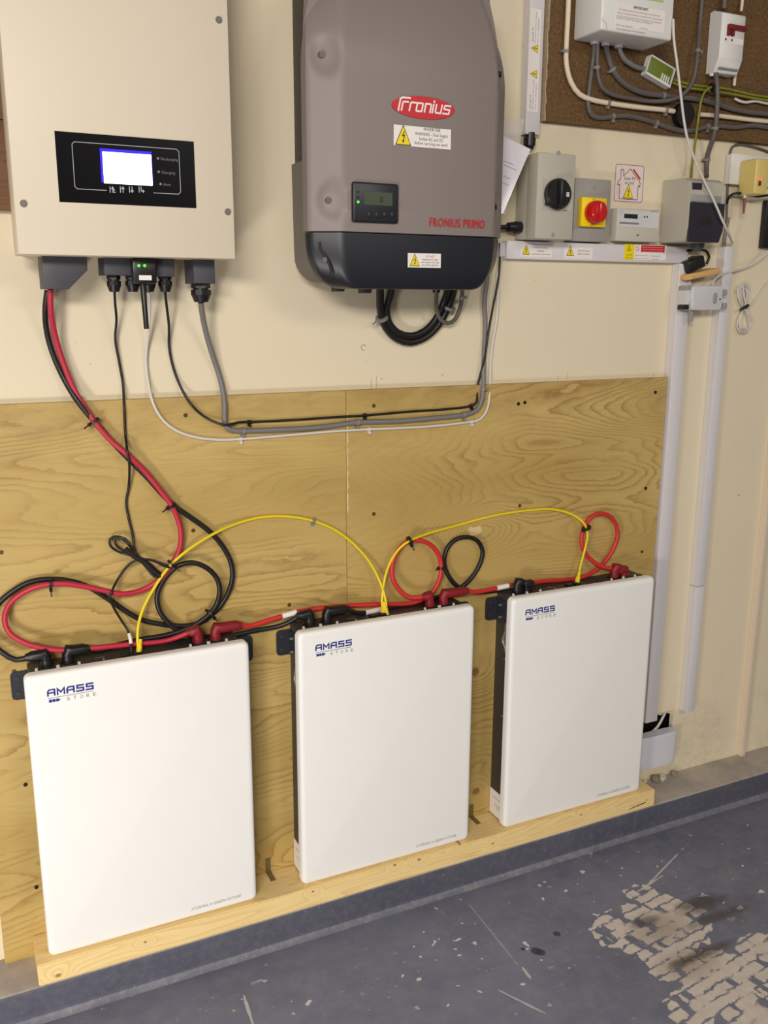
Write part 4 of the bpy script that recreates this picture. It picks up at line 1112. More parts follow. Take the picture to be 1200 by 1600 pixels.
for (px, py) in ((838, 76), (836, 116)):
    a_ = at(px, py, ty - .0006); warning(lb, frame2d((xm + .004, ty - .0006, a_.z), PI / 2), .017)
for (dx, p0, p1, t) in [(-.004, 65, 42, 'SOLAR PV'), (.002, 66, 18, 'DC cables in this trunking'), (.009, 66, 26, 'live in daylight'), (-.004, 170, 148, 'SOLAR PV'), (.002, 171, 124, 'DC cables in this trunking'), (.009, 171, 130, 'live in daylight')]:
    za = at(832, p0, ty).z; zb2 = at(832, p1, ty).z
    vs, fs = text_mesh(t, zb2 - za, .0042 if dx < 0 else .003, .01)
    F = frame2d((xm + dx + .002, ty - .0006, za), PI / 2)
    MB().add([F(u, v, .0004) for u, v in vs], fs).build('lettering', M['ink_grey'], lb, 0)
a_ = at(829, 209, .092); z1 = a_.z
g = MB().cyl((a_.x - .002, .092, z1 + .002), (a_.x - .002, .092, z1 - .010), .012, seg=14); g.cyl((a_.x - .002, .092, z1 - .009), (a_.x - .002, .092, z1 - .026), .0145, .0135, seg=12); g.cyl((a_.x - .002, .092, z1 - .025), (a_.x - .002, .092, z1 - .034), .012, .009, 12)
g.build('cable_gland', M['black_plastic'], tv, 30)

DH = .020
hy = WY - DH
hz1_ = 1.4705; hz0_ = 1.4305
hxa = at(792, 390, hy).x; hxb = at(1076, 395, hy).x
th = thing('cable_trunking', 'horizontal white trunking with yellow warning stickers under the grey switch boxes', 'trunking', ((hxa + hxb) / 2, WY, hz0_))
MB().box(hxa, hxb, hy + .004, WY - .0002, hz0_, hz1_, .0008, 1).build('base_channel', M['trunk_white'], th)
MB().box(hxa, hxb, hy, hy + .0065, hz0_ - .0006, hz1_ + .0006, .0018, 2).build('lid', M['trunk_white'], th)
a_ = at(786, 392, hy + .008)
MB().box(a_.x - .008, hxa, hy + .006, WY - .0005, hz0_ + .004, hz1_ - .004, .002).build('end_bush', M['device_grey'], th)
def tlabel(tl, br, texts, warn=None, wsize=.02):
    l_ = plate(th, 'warning_label', tl, br, hy, M['sticker_white'], .0006)
    if warn: warning(l_, frame2d(at(*warn, hy - .0006)), wsize)
    for (t, L, R_, py, h, m_) in texts: letters(l_, t, (L, py), (R_, py), hy - .0006, h, m_, .008)
    return l_
tlabel((814, 382), (862, 402), [('PV Array DC Isolator', 833, 856, 388, .0032, M['ink']), ('WARNING', 839, 850, 393.5, .0032, M['ink']), ('isolate before servicing inverter', 831, 860, 398, .0026, M['ink'])], (822, 392), .020)
tlabel((882, 386), (925, 405), [('Solar PV System', 903, 921.5, 393, .0035, M['ink']), ('Main AC Isolator', 903, 921, 398, .0035, M['ink'])], (891, 394), .021)
yl = plate(th, 'caution_label', (976, 381.5), (990, 406), hy, M['sticker_yellow'], .0008)
F = frame2d(at(983, 389, hy - .0008)); s_ = .012
strokes(F, [[(-s_ / 2, -.004), (s_ / 2, -.004), (0, .009), (-s_ / 2, -.004)], [(.001, .005), (-.001, .0005), (.001, .0008), (-.0005, -.003)]], .0007).build('warning_symbol', M['ink'], yl, 0)
letters(yl, 'CAUTION', (978.5, 399), (987.5, 399.5), hy - .0008, .0028, M['ink']); letters(yl, 'Dual supply', (977.5, 403.5), (988.5, 404), hy - .0008, .0026, M['ink'])
rl_ = tlabel((991, 382), (1040, 407), [('Labelled by the installer on', 992, 1014, 400, .0022, M['ink']), ('date for next inspection', 992, 1014, 404.5, .0022, M['ink'])])
rd = plate(th, 'notice_label', (1002, 383), (1038, 395), hy - .0006, M['sticker_red'], .0006)
for (t, py) in (('Do not work on this equipment', 387), ('until it is isolated from both', 390.6), ('mains and on-site supplies', 394.2)): letters(rd, t, (1004, py), (1036, py + .4), hy - .0012, .0024, M['ink_white'])
c0 = at(996, 388.5, hy - .0006); n = 18
strokes(frame2d(c0), [[(.006 * math.cos(2 * PI * i / n), .006 * math.sin(2 * PI * i / n)) for i in range(n + 1)], [(-.004, .004), (.004, -.004)]], .0010).build('prohibition_symbol', M['ink_red'], rl_, 0)
strokes(frame2d(at(1017, 400, hy - .0006)), [[(i * .0023, .001 * math.sin(i * 2.1)) for i in range(14)], [(.004 + i * .0022, -.008 + .001 * math.sin(i * 1.7 + 1)) for i in range(10)]], .0006).build('handwriting', M['ink'], rl_, 0)

# two uprights at the right
DL = .028
ya = WY - DL
xa = at(1050, 600, ya).x; xb = at(1077, 600, ya).x
z0 = at(1020, 1128, ya).z
tl_ = strip('cable_trunking', 'tall white trunking beside the plywood edge, behind the right battery', 1.642, 1.642 + .042, z0, hz0_ - .001, DL)
D2 = .026; ya = WY - D2
xa = at(1114, 600, ya).x; xb = at(1133, 600, ya).x
xw0 = at(1104, 600, WY).x
zj = at(1085, 918, ya).z; z0 = at(1068, 1115, ya).z
t2 = thing('cable_trunking', 'tall white trunking right of the plywood-side one, jointed near its lower third', 'trunking', (xw0, WY, z0))
for (za, zb2) in ((z0, zj - .0008), (zj + .0008, 1.475)):
    MB().box(xw0, xw0 + .032, ya + .004, WY - .0002, za, zb2, .0008, 1).build('base_channel', M['trunk_white'], t2)
    MB().box(xw0 - .0006, xw0 + .0326, ya, ya + .0065, za, zb2, .0018, 2).build('lid', M['trunk_white'], t2)
xs0 = at(1189, 800, WY).x
t3 = strip('mini_trunking', 'slim cream trunking strip at the far right edge of the wall', xs0, xs0 + .018, -.0495, 2.15, .018)
t3.children[0].data.materials[0] = M['cream_cable']; t3.children[1].data.materials[0] = M['cream_cable']

# ------------------------------------------------------------------ hole at the skirting: tub, wire, rubble
ya = .078
a_ = at(1004, 1150, ya); b_ = at(1052, 1190, ya)
tub = MB()
lv = [(-.0495, .92), (-.04, .96), (.0, 1.0), (.022, 1.02), (.030, 1.0)]
xa, xb = at(1000, 1170, ya).x, at(1054, 1160, ya + .012).x
zb0 = at(1030, 1197, ya).z; zt0 = at(1030, 1148, ya).z
rings = [(zb0, .90), (zb0 + .006, .95), (zb0 + .02, .97), (zt0 - .012, 1.0), (zt0 - .004, 1.02), (zt0, .99)]
cxm, cym = (xa + xb) / 2, .0905
n = 24
for (z, s) in rings:
    for i in range(n):
        an = 2 * PI * i / n; ca, sa = math.cos(an), math.sin(an)
        ex = (abs(ca) ** .45) * (1 if ca >= 0 else -1); ey = (abs(sa) ** .45) * (1 if sa >= 0 else -1)
        tub.v.append((cxm + (xb - xa) / 2 * s * ex, cym + .0160 * s * ey, z))
for k_ in range(len(rings) - 1):
    for i in range(n): tub.f.append((k_ * n + i, k_ * n + (i + 1) % n, (k_ + 1) * n + (i + 1) % n, (k_ + 1) * n + i)); tub.mi.append(0)
tub.f.append(tuple(range(n))[::-1]); tub.mi.append(0); tub.f.append(tuple((len(rings) - 1) * n + i for i in range(n))); tub.mi.append(0)
tag(tub.build('plastic_tub', M['clear_plastic'], None, 45), 'milky white plastic tub wedged in the wall hole by the right battery', 'tub')
cable('signal_cable', 'short pale wire showing inside the dark hole at the wall foot', [(1041, 1110, .13), (1035, 1122, .12), (1027, 1136, .115), (1014, 1147, .115), (1002, 1154, .118)], .12, .004, M['white_cable'])
for (px, py, s, mm, lab) in [(1026, 1213, .016, 'stone', 'pale chunk of plaster on the kerb by the plastic tub'), (1010, 1211, .020, 'rubble', 'brownish lump of rubble on the kerb beside the timber ledge'), (1044, 1205, .014, 'rubble', 'small crumbled mortar lump under the right corner of the plastic tub'), (1001, 1218, .009, 'stone', 'tiny white fragment on the kerb against the timber ledge')]:
    a_ = atz(px, py, -.05)
    b = bmesh.new(); bmesh.ops.create_icosphere(b, subdivisions=2, radius=1.0)
    for v in b.verts:
        v.co = Vector((v.co.x * s * .8, v.co.y * s * .8, v.co.z * s * .8)) * (1 + random.uniform(-.25, .2))
        if v.co.z < -s * .35: v.co.z = -s * .35
        v.co += Vector((a_.x, min(a_.y, WY - s * .9 - .002), -.0499 + s * .35))
    tag(MB().bm(b).build('rubble_lump', M[mm], None, 20), lab, 'rubble')

# ------------------------------------------------------------------ dark board top left
bb = thing('brown_board', 'dark brown boards on the wall behind the cream inverter, far left', 'board', (-.06, WY, 1.5))
a_ = at(5, 328, .085); j_ = at(5, 187, .085)
MB().box(-.45, .085, .085, WY - .0003, a_.z, j_.z - .0008, .001).build('plank', M['brown_board'], bb)
MB().box(-.45, .085, .085, WY - .0003, j_.z + .0008, 2.1, .001).build('plank', M['brown_board'], bb)

# ------------------------------------------------------------------ papers behind the grey inverter
py_ = .012
C = at(829, 233, py_); B = at(787, 331, py_); A_ = at(785, 212, py_)
e1 = (A_ - C).normalized(); e2 = (B - C).normalized()
doc = thing('folded_papers', 'white papers in a clear sleeve tucked beside the grey string inverter', 'papers', C)
def quad(P, y, t, n=6, curl=.004):
    mb = MB()
    for s in (0, 1):
        for i in range(n + 1):
            for j in range(n + 1):
                u, v = i / n, j / n
                q_ = P[0].lerp(P[1], u).lerp(P[3].lerp(P[2], u), v)
                mb.v.append((q_.x, y + s * t + curl * math.sin(u * PI) * math.sin(v * 2), q_.z))
    N = (n + 1) ** 2
    for i in range(n):
        for j in range(n):
            a = i * (n + 1) + j
            mb.f.append((a, a + 1, a + n + 2, a + n + 1)); mb.mi.append(0)
            mb.f.append((N + a, N + a + n + 1, N + a + n + 2, N + a + 1)); mb.mi.append(0)
    ed = [i * (n + 1) for i in range(n + 1)] + [n * (n + 1) + j for j in range(1, n + 1)] + [i * (n + 1) + n for i in range(n - 1, -1, -1)] + [j for j in range(n - 1, 0, -1)]
    for i in range(len(ed)):
        a, b2_ = ed[i], ed[(i + 1) % len(ed)]
        mb.f.append((a, b2_, N + b2_, N + a)); mb.mi.append(0)
    return mb
D_ = B + (A_ - C) * .35
quad([C, A_ + e1 * .02, B + e1 * .045 + e2 * .02, B + e2 * .004], py_, .0008).build('sheet', M['paper'], doc)
C2 = at(823, 214, py_ + .004); A2 = at(787, 184, py_ + .004)
slv = NT('clear_sleeve'); slv.b.inputs['Base Color'].default_value = lin((216, 210, 204)); slv.b.inputs['Roughness'].default_value = .15; slv.b.inputs['Alpha'].default_value = .35
quad([at(820, 186, py_ + .005), A2, B + e1 * .03, at(790, 334, py_ + .005)], py_ + .006, .0006).build('sleeve', slv.m, doc)
for (p0, p1) in [((788, 251), (803, 257)), ((788, 257), (808, 266)), ((787, 274), (797, 279)), ((786, 284), (795, 289))]:
    a_ = at(*p0, py_ - .001); b_ = at(*p1, py_ - .001)
    strokes(lambda u, v, w_: Vector((u, py_ - .0006 - w_, v)), [[(a_.x, a_.z), (b_.x, b_.z)]], .0010).build('printed_line', M['ink_light'], doc, 0)

# ------------------------------------------------------------------ isolators, meter, consumer unit
# tall grey isolator: deep body, stepped lid, black rotary knob
iy = .022
ix0, ix1 = 1.1545, 1.2560; iz0, iz1 = 1.4735, 1.6565
iso = thing('dc_isolator', 'tall pale grey isolator box with round black knob, nearest the string inverter', 'switch box', ((ix0 + ix1) / 2, WY, iz0))
MB().box(ix0, ix1, iy + .042, WY - .0003, iz0, iz1, .002).build('rear_box', M['isolator_grey'], iso)
ld = MB().box(ix0 - .001, ix1 + .001, iy, iy + .0415, iz0 - .001, iz1 + .001, .003, 2).build('lid', M['isolator_grey'], iso)
for (px, py) in ((873, 239), (864, 367)):
    a_ = at(px, py, iy); s = MB().cyl((a_.x, iy - .0006, a_.z), (a_.x, iy + .001, a_.z), .005, seg=14); s.box(a_.x - .0035, a_.x + .0035, iy - .001, iy, a_.z - .0008, a_.z + .0008)
    s.build('screw', M['device_dark'], ld)
plate(ld, 'scale_plate', (848, 278), (893, 330), iy, M['sticker_white'], .0006).data.materials[0] = M['isolator_grey']
a_ = at(873, 303, iy - .012); kr = .0335
kn_ = MB().cyl((a_.x, iy, a_.z), (a_.x, iy - .014, a_.z), kr * .98, kr, 36, bev=.002)
kn_.cyl((a_.x, iy - .014, a_.z), (a_.x, iy - .0185, a_.z), kr, kr * .9, 36)
kn_.box(a_.x - .008, a_.x + .008, iy - .030, iy - .017, a_.z - kr * .85, a_.z + kr * .85, .003, 2)
kn_.box(a_.x - kr * .95, a_.x - kr * .65, iy - .012, iy - .004, a_.z - kr * .75, a_.z - kr * .45, .002)
kb = kn_.build('rotary_knob', M['black_plastic'], iso, 35)
p_ = at(887, 304, iy - .0185); MB().box(p_.x - .004, p_.x + .004, iy - .0192, iy - .0184, p_.z - .005, p_.z + .005).build('position_window', M['device_grey'], kb)
letters(ld, 'OFF', (880, 330), (886, 330.5), iy - .0006, .003, M['ink'])
g = MB(); a_ = at(800, 355, .085)
g.cyl((ix0, .085, a_.z), (ix0 - .016, .085, a_.z), .0135, seg=12); g.cyl((ix0 - .015, .085, a_.z), (ix0 - .034, .085, a_.z), .0125, .0105, seg=12)
g.cyl((ix0 - .033, .085, a_.z), (ix0 - .070, .085, a_.z - .002), .0055, seg=10)
g.build('cable_gland', M['black_plastic'], iso, 30)

# rotary AC switch
sy0 = .077
rx0, rx1, rz0, rz1 = rect_px((898.5, 292), (952, 376), sy0); rz1 = 1.6175; rz0 = 1.4745
rx1 = at(955, 300, sy0).x
ac = thing('ac_isolator', 'small grey switch box with red knob on yellow plate', 'switch box', ((rx0 + rx1) / 2, WY, rz0))
MB().box(rx0, rx1, sy0, WY - .0003, rz0, rz1, .0025, 2).build('enclosure', M['switch_grey'], ac)
for (px, py) in ((929, 294), (924, 369)):
    a_ = at(px, py, sy0); s = MB().cyl((a_.x, sy0 - .0008, a_.z), (a_.x, sy0 + .001, a_.z), .0045, seg=12); s.box(a_.x - .003, a_.x + .003, sy0 - .0012, sy0, a_.z - .0007, a_.z + .0007); s.build('screw', M['device_dark'], ac)
yy = sy0 - .016
qx0, qx1, qz0, qz1 = rect_px((910, 310), (946, 354), yy)
qz1 = (at(911, 308, yy).z + at(950, 309, yy).z) / 2; qz0 = (at(910, 354, yy).z + at(945, 355, yy).z) / 2; qx1 = at(948, 330, yy).x
yp = MB().box(qx0, qx1, yy, sy0, qz0, qz1, .003, 2).build('yellow_plate', M['yellow_plastic'], ac)
a_ = at(938, 331, yy - .022); kr = .0265
kk_ = MB().cyl((a_.x - .003, yy + .001, a_.z), (a_.x - .003, yy - .010, a_.z), kr * .98, kr, 32); kk_.cyl((a_.x - .003, yy - .010, a_.z), (a_.x - .003, yy - .026, a_.z), kr, kr * .90, 32, bev=.003)
kk_.box(a_.x - .010, a_.x + .004, yy - .034, yy - .024, a_.z - kr * .8, a_.z + kr * .8, .003, 2)
kk2 = kk_.build('rotary_knob', M['red_gloss'], ac, 35)
letters(yp, 'O', (926, 312.5), (929, 312.5), yy, .004, M['ink']); letters(yp, 'ON', (922, 352.5), (927, 353), yy, .004, M['ink'])

# meter
my = .079
mx0, mx1, mz0, mz1 = rect_px((965, 326), (1029, 378), my)
mz1 = (at(966, 325, my).z + at(1032, 328, my).z) / 2; mz0 = (at(962, 377, my).z + at(1027, 378, my).z) / 2; mx1 = at(1030, 350, my).x
mt = thing('energy_meter', 'slim pale grey energy meter with dark digit window, right of the red knob', 'meter', ((mx0 + mx1) / 2, WY, mz0))
MB().box(mx0, mx1, my, WY - .0003, mz0, mz1, .002, 2).build('case', M['meter_grey'], mt)
fp = plate(mt, 'face_plate', (968, 328), (1028, 357), my, M['device_grey'], .0008)
plate(fp, 'digit_window', (975.5, 334), (996, 342), my - .0008, M['ink'], .0006)
plate(fp, 'bar_code', (968, 346.5), (998, 351), my - .0008, M['ink_grey'], .0005)
for px in (1007, 1011): a_ = at(px, 339, my - .0008); MB().cyl((a_.x, my - .0014, a_.z), (a_.x, my - .0006, a_.z), .0022, seg=10).build('indicator', M['ink'], fp)
strokes(frame2d(at(971, 331, my - .0008)), [[(.004 * math.cos(2 * PI * i / 12), .005 * math.sin(2 * PI * i / 12)) for i in range(13)]], .0008).build('approval_mark', M['ink_grey'], fp, 0)
letters(fp, 'kWh', (1017, 331.5), (1027, 332), my - .0008, .004, M['ink_grey'])
a_ = at(996, 367.5, my); F = frame2d((a_.x, my, a_.z))
MB().add([F(u, v, .0005) for u, v in [(-.003, -.0008), (0, -.0008), (0, -.003), (.004, 0), (0, .003), (0, .0008), (-.003, .0008)]], [(0, 1, 2, 3, 4, 5, 6)]).build('arrow_mark', M['ink'], mt, 0)

# consumer unit with smoked flap
cy = .010
ux0 = 1.5905; ux1 = at(1131, 320, cy).x; uz1 = (at(1079, 277, cy).z + at(1133, 283, cy).z) / 2; uz0 = at(1074, 377, cy).z
cu_ = thing('consumer_unit', 'grey distribution box with smoked dark flap, right of the meter', 'fuse box', ((ux0 + ux1) / 2, WY, uz0))
pr = [(WY - .0003, uz0), (WY - .0003, uz1 + .004), (cy + .02, uz1 + .002), (cy + .004, uz1 - .006), (cy, uz1 - .02), (cy, uz0 + .036), (cy + .006, uz0 + .004), (cy + .010, uz0)]
b = bmesh.new(); n = len(pr)
A1 = [b.verts.new((ux0, y, z)) for y, z in pr]; B1_ = [b.verts.new((ux1, y, z)) for y, z in pr]
b.faces.new(A1); b.faces.new(B1_[::-1])
for i in range(n): b.faces.new((A1[i], B1_[i], B1_[(i + 1) % n], A1[(i + 1) % n]))
bmesh.ops.recalc_face_normals(b, faces=list(b.faces))
bmesh.ops.bevel(b, geom=[e for e in b.edges if abs(e.verts[0].co.x - e.verts[1].co.x) < 1e-6], offset=.002, segments=2, affect='EDGES')
MB().bm(b).build('enclosure', M['isolator_grey'], cu_, 40)
uw = ux1 - ux0
fz1 = at(1085, 316, cy).z; fz0 = at(1080, 378, cy).z
flap = MB().prism([(ux0 + .003, fz0), (ux1 - .012, fz0 - .0), (ux1 - .001, fz0 + .03), (ux1 - .001, fz1), (ux0 + .003, fz1)], cy - .006, cy + .002, bev=.002).build('smoked_flap', M['smoked'], cu_)
for (u, v) in ((.26, .42), (.38, .52), (.50, .56), (.58, .52)):
    x = ux0 + uw * u; z = fz0 + (fz1 - fz0) * v
    MB().box(x - .004, x + .004, cy - .0075, cy - .0058, z - .007, z + .011, .001).build('breaker_lever', M['ink'], flap)
wz = (at(1081, 278, cy).z + at(1100, 291, cy).z) / 2
bz1 = uz1 - .010; bz0 = uz1 - .026
MB().box(ux0 + .006, ux0 + .036, cy - .002, cy + .004, bz0, bz1, .001).build('rating_window', M['smoked'], cu_)
a_ = Vector((ux0 + .042, cy - .0006, bz0 + .006))
vs, fs = text_mesh('63A', .014, .005); MB().add([Vector((a_.x + u, a_.y - .0004, a_.z + v)) for u, v in vs], fs).build('lettering', M['ink_grey'], cu_, 0)
MB().box(ux0 + .004, ux1 - .012, cy - .003, cy + .001, bz0 - .028, bz0 - .012, .002).build('finger_ledge', M['device_dark'], cu_)

# house sign
sgn = thing('house_sign', 'white sticker sign of a house outline with red roof panel, above the meter', 'sign', (1.483, WY, 1.57))
gx0, gx1, gz0, gz1 = 1.4368, 1.5298, 1.5722, 1.6628
sg = MB().prism([(gx0 + .006, gz0), (gx1 - .006, gz0), (gx1, gz0 + .006), (gx1, gz1 - .006), (gx1 - .006, gz1), (gx0 + .006, gz1), (gx0, gz1 - .006), (gx0, gz0 + .006)], WY - .0010, WY - .0002).build('backing', mat('sign_white', (226, 208, 200), .5), sgn, 0)
F = lambda u, v, w_: Vector((gx0 + u * (gx1 - gx0), WY - .0010 - w_, gz0 + v * (gz1 - gz0)))
S = [[(.03, .07), (.03, .93), (.07, .97), (.93, .97), (.97, .93), (.97, .07), (.93, .03), (.07, .03), (.03, .07)]]
strokes(F, S, .014).build('border_line', mat('maroon_ink', (126, 62, 66), .6), sg, 0)
H = [[(.19, .09), (.81, .09), (.81, .46), (.87, .43), (.87, .54), (.52, .87), (.30, .68), (.30, .84), (.21, .84), (.21, .60), (.13, .52), (.13, .44), (.19, .46), (.19, .09)]]
strokes(F, H, .016).build('house_outline', M['ink'], sg, 0)
strokes(F, [[(.63, .85), (.85, .64)]], .05).build('solar_panel_mark', M['ink_red'], sg, 0)
for (t, v, a0, a1) in (('Solar PV', .585, .33, .70), ('on roof', .475, .36, .66)):
    vs, fs = text_mesh(t, (gx1 - gx0) * (a1 - a0), .0075, .02)
    MB().add([Vector((gx0 + (gx1 - gx0) * a0 + u, WY - .0015, gz0 + (gz1 - gz0) * v + w_)) for u, w_ in vs], fs).build('lettering', M['ink'], sg, 0)
warning(sg, frame2d((gx0 + (gx1 - gx0) * .49, WY - .0011, gz0 + (gz1 - gz0) * .25)), .030)

# yellow timer box on white socket plate
wy = .092
wx0, wx1, wz0, wz1 = rect_px((1141, 245), (1230, 283), wy)
wz1 = at(1142, 243, wy).z; wz0 = at(1140, 281, wy).z
sock = thing('wall_socket', 'white wall socket plate behind the yellow plug-in box', 'socket', (wx0 + .06, WY, wz0))
MB().box(wx0, wx0 + .146, wy, WY - .0003, wz0 - .01, wz1 + .004, .003, 2).build('back_box', M['white_plastic'], sock)
MB().box(wx0 - .001, wx0 + .147, wy - .006, wy, wz0 - .011, wz1 + .005, .002, 2).build('face_plate', M['white_plastic'], sock)
yy0 = .030
vx0 = at(1181, 275, yy0).x; vx1 = vx0 + .045; vz1 = at(1183, 247, yy0).z; vz0 = at(1180, 303, yy0).z
ybx = thing('plug_in_timer', 'pale yellow plug-in box with red light at right edge', 'plug', (vx0 + .02, .06, vz0))
MB().box(vx0, vx1, yy0, wy - .0065, vz0, vz1, .004, 3).build('body', M['pale_yellow'], ybx)
a_ = at(1184, 277, yy0); MB().cyl((a_.x + .006, yy0 - .002, a_.z), (a_.x + .006, yy0 + .001, a_.z), .0032, seg=10).build('light', M['led_red'], ybx)
MB().box(a_.x + .004, a_.x + .010, yy0 - .004, yy0 + .001, a_.z - .020, a_.z - .009, .001).build('switch', M['rust_red'], ybx)
strokes(frame2d((a_.x + .003, yy0, a_.z - .008)), [[(0, 0), (.004, 0)], [(.0, -.006), (.003, -.006)], [(0, -.012), (.004, -.012)]], .001).build('printed_mark', M['ink'], ybx, 0)
a_ = at(1163, 303, .065); b_ = at(1163, 334, .065)
x = (a_.x + b_.x) / 2
MB().cyl((x, .065, vz0 + .002), (x, .065, vz0 - .008), .004, seg=10).build('lead_bush', M['white_plastic'], ybx)
MB().cyl((x, .065, vz0 - .007), (x, .065, b_.z), .0045, .0028, seg=10).build('brown_lead', M['brown_cable'], ybx)
MB().box(at(1196, 345, .09).x, at(1196, 345, .09).x + .06, .09, WY - .0005, at(1197, 388, .09).z, at(1197, 312, .09).z, .004, 2).build('adapter', M['black_plastic'], None)
tag(bpy.data.objects['adapter'], 'dark power adapter cut off by the right picture edge', 'adapter')

# ------------------------------------------------------------------ grey hinged device, adapter and offcut below the consumer unit
gy = .040
pts = [(1070, 452), (1080, 452), (1087, 446), (1122, 447), (1130, 453), (1131, 462), (1124, 482), (1117, 486), (1082, 484), (1078, 478), (1070, 478)]
P = [at(a, b, gy) for a, b in pts]
dv = thing('clamp_meter_box', 'light grey rounded device with oval button and two lugs, below wood offcut', 'device', (P[3].x, WY, P[8].z))
xd0 = at(1076, 465, gy).x; xd1 = at(1130, 465, gy).x; zd1 = at(1105, 446, gy).z; zd0 = at(1100, 485, gy).z
MB().prism(rrect(xd0 + .012, xd1, zd0, zd1, .012), gy, gy + .035, bev=.004, seg=3).build('body', M['device_grey'], dv)
MB().prism(rrect(xd0 - .004, xd0 + .03, zd0 + .014, zd1 - .012, .002), gy + .002, gy + .035, bev=.002).build('hinge_block', M['device_grey'], dv)
MB().box(xd0 - .004, xd0 + .014, gy + .008, gy + .034, zd1 - .013, zd1 - .001, .002).build('upper_hinge', M['device_dark'], dv)
MB().box(xd0 - .004, xd0 + .012, gy + .008, gy + .034, zd0 + .002, zd0 + .013, .002).build('lower_hinge', M['black_plastic'], dv)
MB().box(xd0 + .004, xd1 - .006, gy + .0355, WY - .03, zd0 + .006, zd1 - .006, .002).build('mount', M['device_dark'], dv)
a_ = at(1117, 466, gy); MB().prism(rrect(a_.x - .0065, a_.x + .0065, a_.z - .014, a_.z + .014, .006), gy - .0015, gy + .001, bev=.0008).build('oval_button', M['device_dark'], dv)
a_ = at(1125, 467.5, gy); MB().cyl((a_.x, gy - .0008, a_.z), (a_.x, gy + .001, a_.z), .0022, seg=10).build('sensor_dot', M['ink'], dv)
for py in (457, 478):
    a_ = at(1131, py, gy + .01); MB().box(a_.x - .004, a_.x + .009, gy + .006, gy + .022, a_.z - .0075, a_.z + .0075, .0025, 2).build('lug', M['device_dark'], dv)
a_ = at(1079, 494, gy + .02); MB().box(a_.x - .004, a_.x + .004, gy + .014, gy + .026, a_.z - .014, zd0 + .01, .001).build('lever', M['device_dark'], dv)
# offcut of wood, sloping
oy = .055
a_ = at(1074, 433, oy); b_ = at(1126, 422, oy); ang = math.atan2(b_.z - a_.z, b_.x - a_.x); m_ = (a_ + b_) / 2; L = (b_ - a_).length
tag(MB().box(m_.x - L / 2, m_.x + L / 2, oy, WY - .001, m_.z - .008, m_.z + .006, .001, rot=-ang).build('wood_offcut', M['offcut'], None), 'small sloping wood offcut on the wall above the light grey device', 'wood')
ad = thing('power_adapter', 'black power adapter block resting on the small wood offcut', 'adapter', (at(1090, 415, .06).x, .07, at(1090, 428, .06).z))
a_ = at(1093, 414, .06); nx = Vector((math.cos(ang * 1.3), 0, math.sin(ang * 1.3))); 
MB().box(a_.x - .034, a_.x + .022, .062, WY - .002, a_.z - .013, a_.z + .017, .004, 2, rot=-ang * 2.0).build('body', M['black_plastic'], ad)
MB().tube(spline(path([(1104, 412), (1108, 402), (1104, 393), (1094, 390), (1080, 391), (1074, 392)], .085), .006), .0035, 8).build('lead', M['black_rubber'], ad)
g = MB(); a_ = at(1090, 384, .06)
g.cyl((a_.x, .06, uz0 + .002), (a_.x, .06, uz0 - .010), .017, seg=14); g.cyl((a_.x, .06, uz0 - .009), (a_.x, .06, uz0 - .020), .016, .010, seg=14)
g.build('cable_gland', M['box_grey'], cu_)

# ------------------------------------------------------------------ chipboard and its fittings
CY = .090
chx0 = (at(857, 14, CY).x + at(851, 188, CY).x) / 2; chz0 = (at(848, 192, CY).z + at(1200, 222, CY).z) / 2
chip = thing('chipboard_panel', 'brown chipboard panel with pale chipped edge at upper right', 'board', (chx0 + .5, WY, chz0))
mb = MB(); n = 40
edge = [(chx0 + random.uniform(-.0016, .0016), chz0 + (2.15 - chz0) * i / n) for i in range(n + 1)]
MB().prism([(3.0, chz0), (3.0, 2.15)] + [(x, z) for x, z in edge[::-1]], CY, WY - .0002).build('panel', M['chipboard'], chip, 0)
mb = MB()
for i in range(n):
    (xa, za), (xb, zb2) = edge[i], edge[i + 1]
    mb.add([(xa - .0006, CY - .0004, za), (xa + random.uniform(.001, .003), CY - .0006, za), (xb + .002, CY - .0006, zb2), (xb - .0006, CY - .0004, zb2), (xa - .0008, WY - .0002, za), (xb - .0008, WY - .0002, zb2)], [(0, 1, 2, 3), (4, 0, 3, 5)])
part_label(mb.build('chipped_edge', M['chip_edge'], chip, 0), 'pale chipped edge')

# white fuse box
fy = -.010
fx0 = 1.2788
a_ = at(939, 47, fy); b_ = at(1050, 63, fy)
fx0 = a_.x; fx1 = b_.x; fz = (a_.z + b_.z) / 2
fb = thing('white_junction_box', 'white plastic fuse box with printed notice on the chipboard', 'fuse box', ((fx0 + fx1) / 2, CY, fz))
MB().box(fx0, fx1, fy, CY - .0003, fz, 2.10, .005, 3).build('case', M['white_plastic'], fb)
lb = plate(fb, 'notice_label', (963, 4), (1037, 52), fy, M['sticker_white'], .0006)
letters(lb, 'IMPORTANT', (990, 14), (1012.5, 17), fy - .0006, .0055, M['ink'], .03)
for i, (t, l, r_, py) in enumerate([('This installation should be periodically inspected and tested and a', 967, 1032, 20.5), ('report on its condition obtained, as prescribed in the wiring regulations', 964, 1035, 26), ('issued by the Institution of Electrical Engineers. Recommended', 963, 1033, 31), ('interval as stated in the report by the engineer', 963, 1019, 33), ('Date of last inspection', 963, 988, 41), ('Recommended date of next inspection', 963, 1008, 49)]):
    letters(lb, t, (l, py - 1.5), (r_, py + 2.5), fy - .0006, .0036, M['ink_grey'], .01)
strokes(frame2d(at(1000, 44, fy - .0006)), [[(i * .003, .002 * math.sin(i * 2.3)) for i in range(8)]], .0006).build('handwriting', M['ink_grey'], lb, 0)
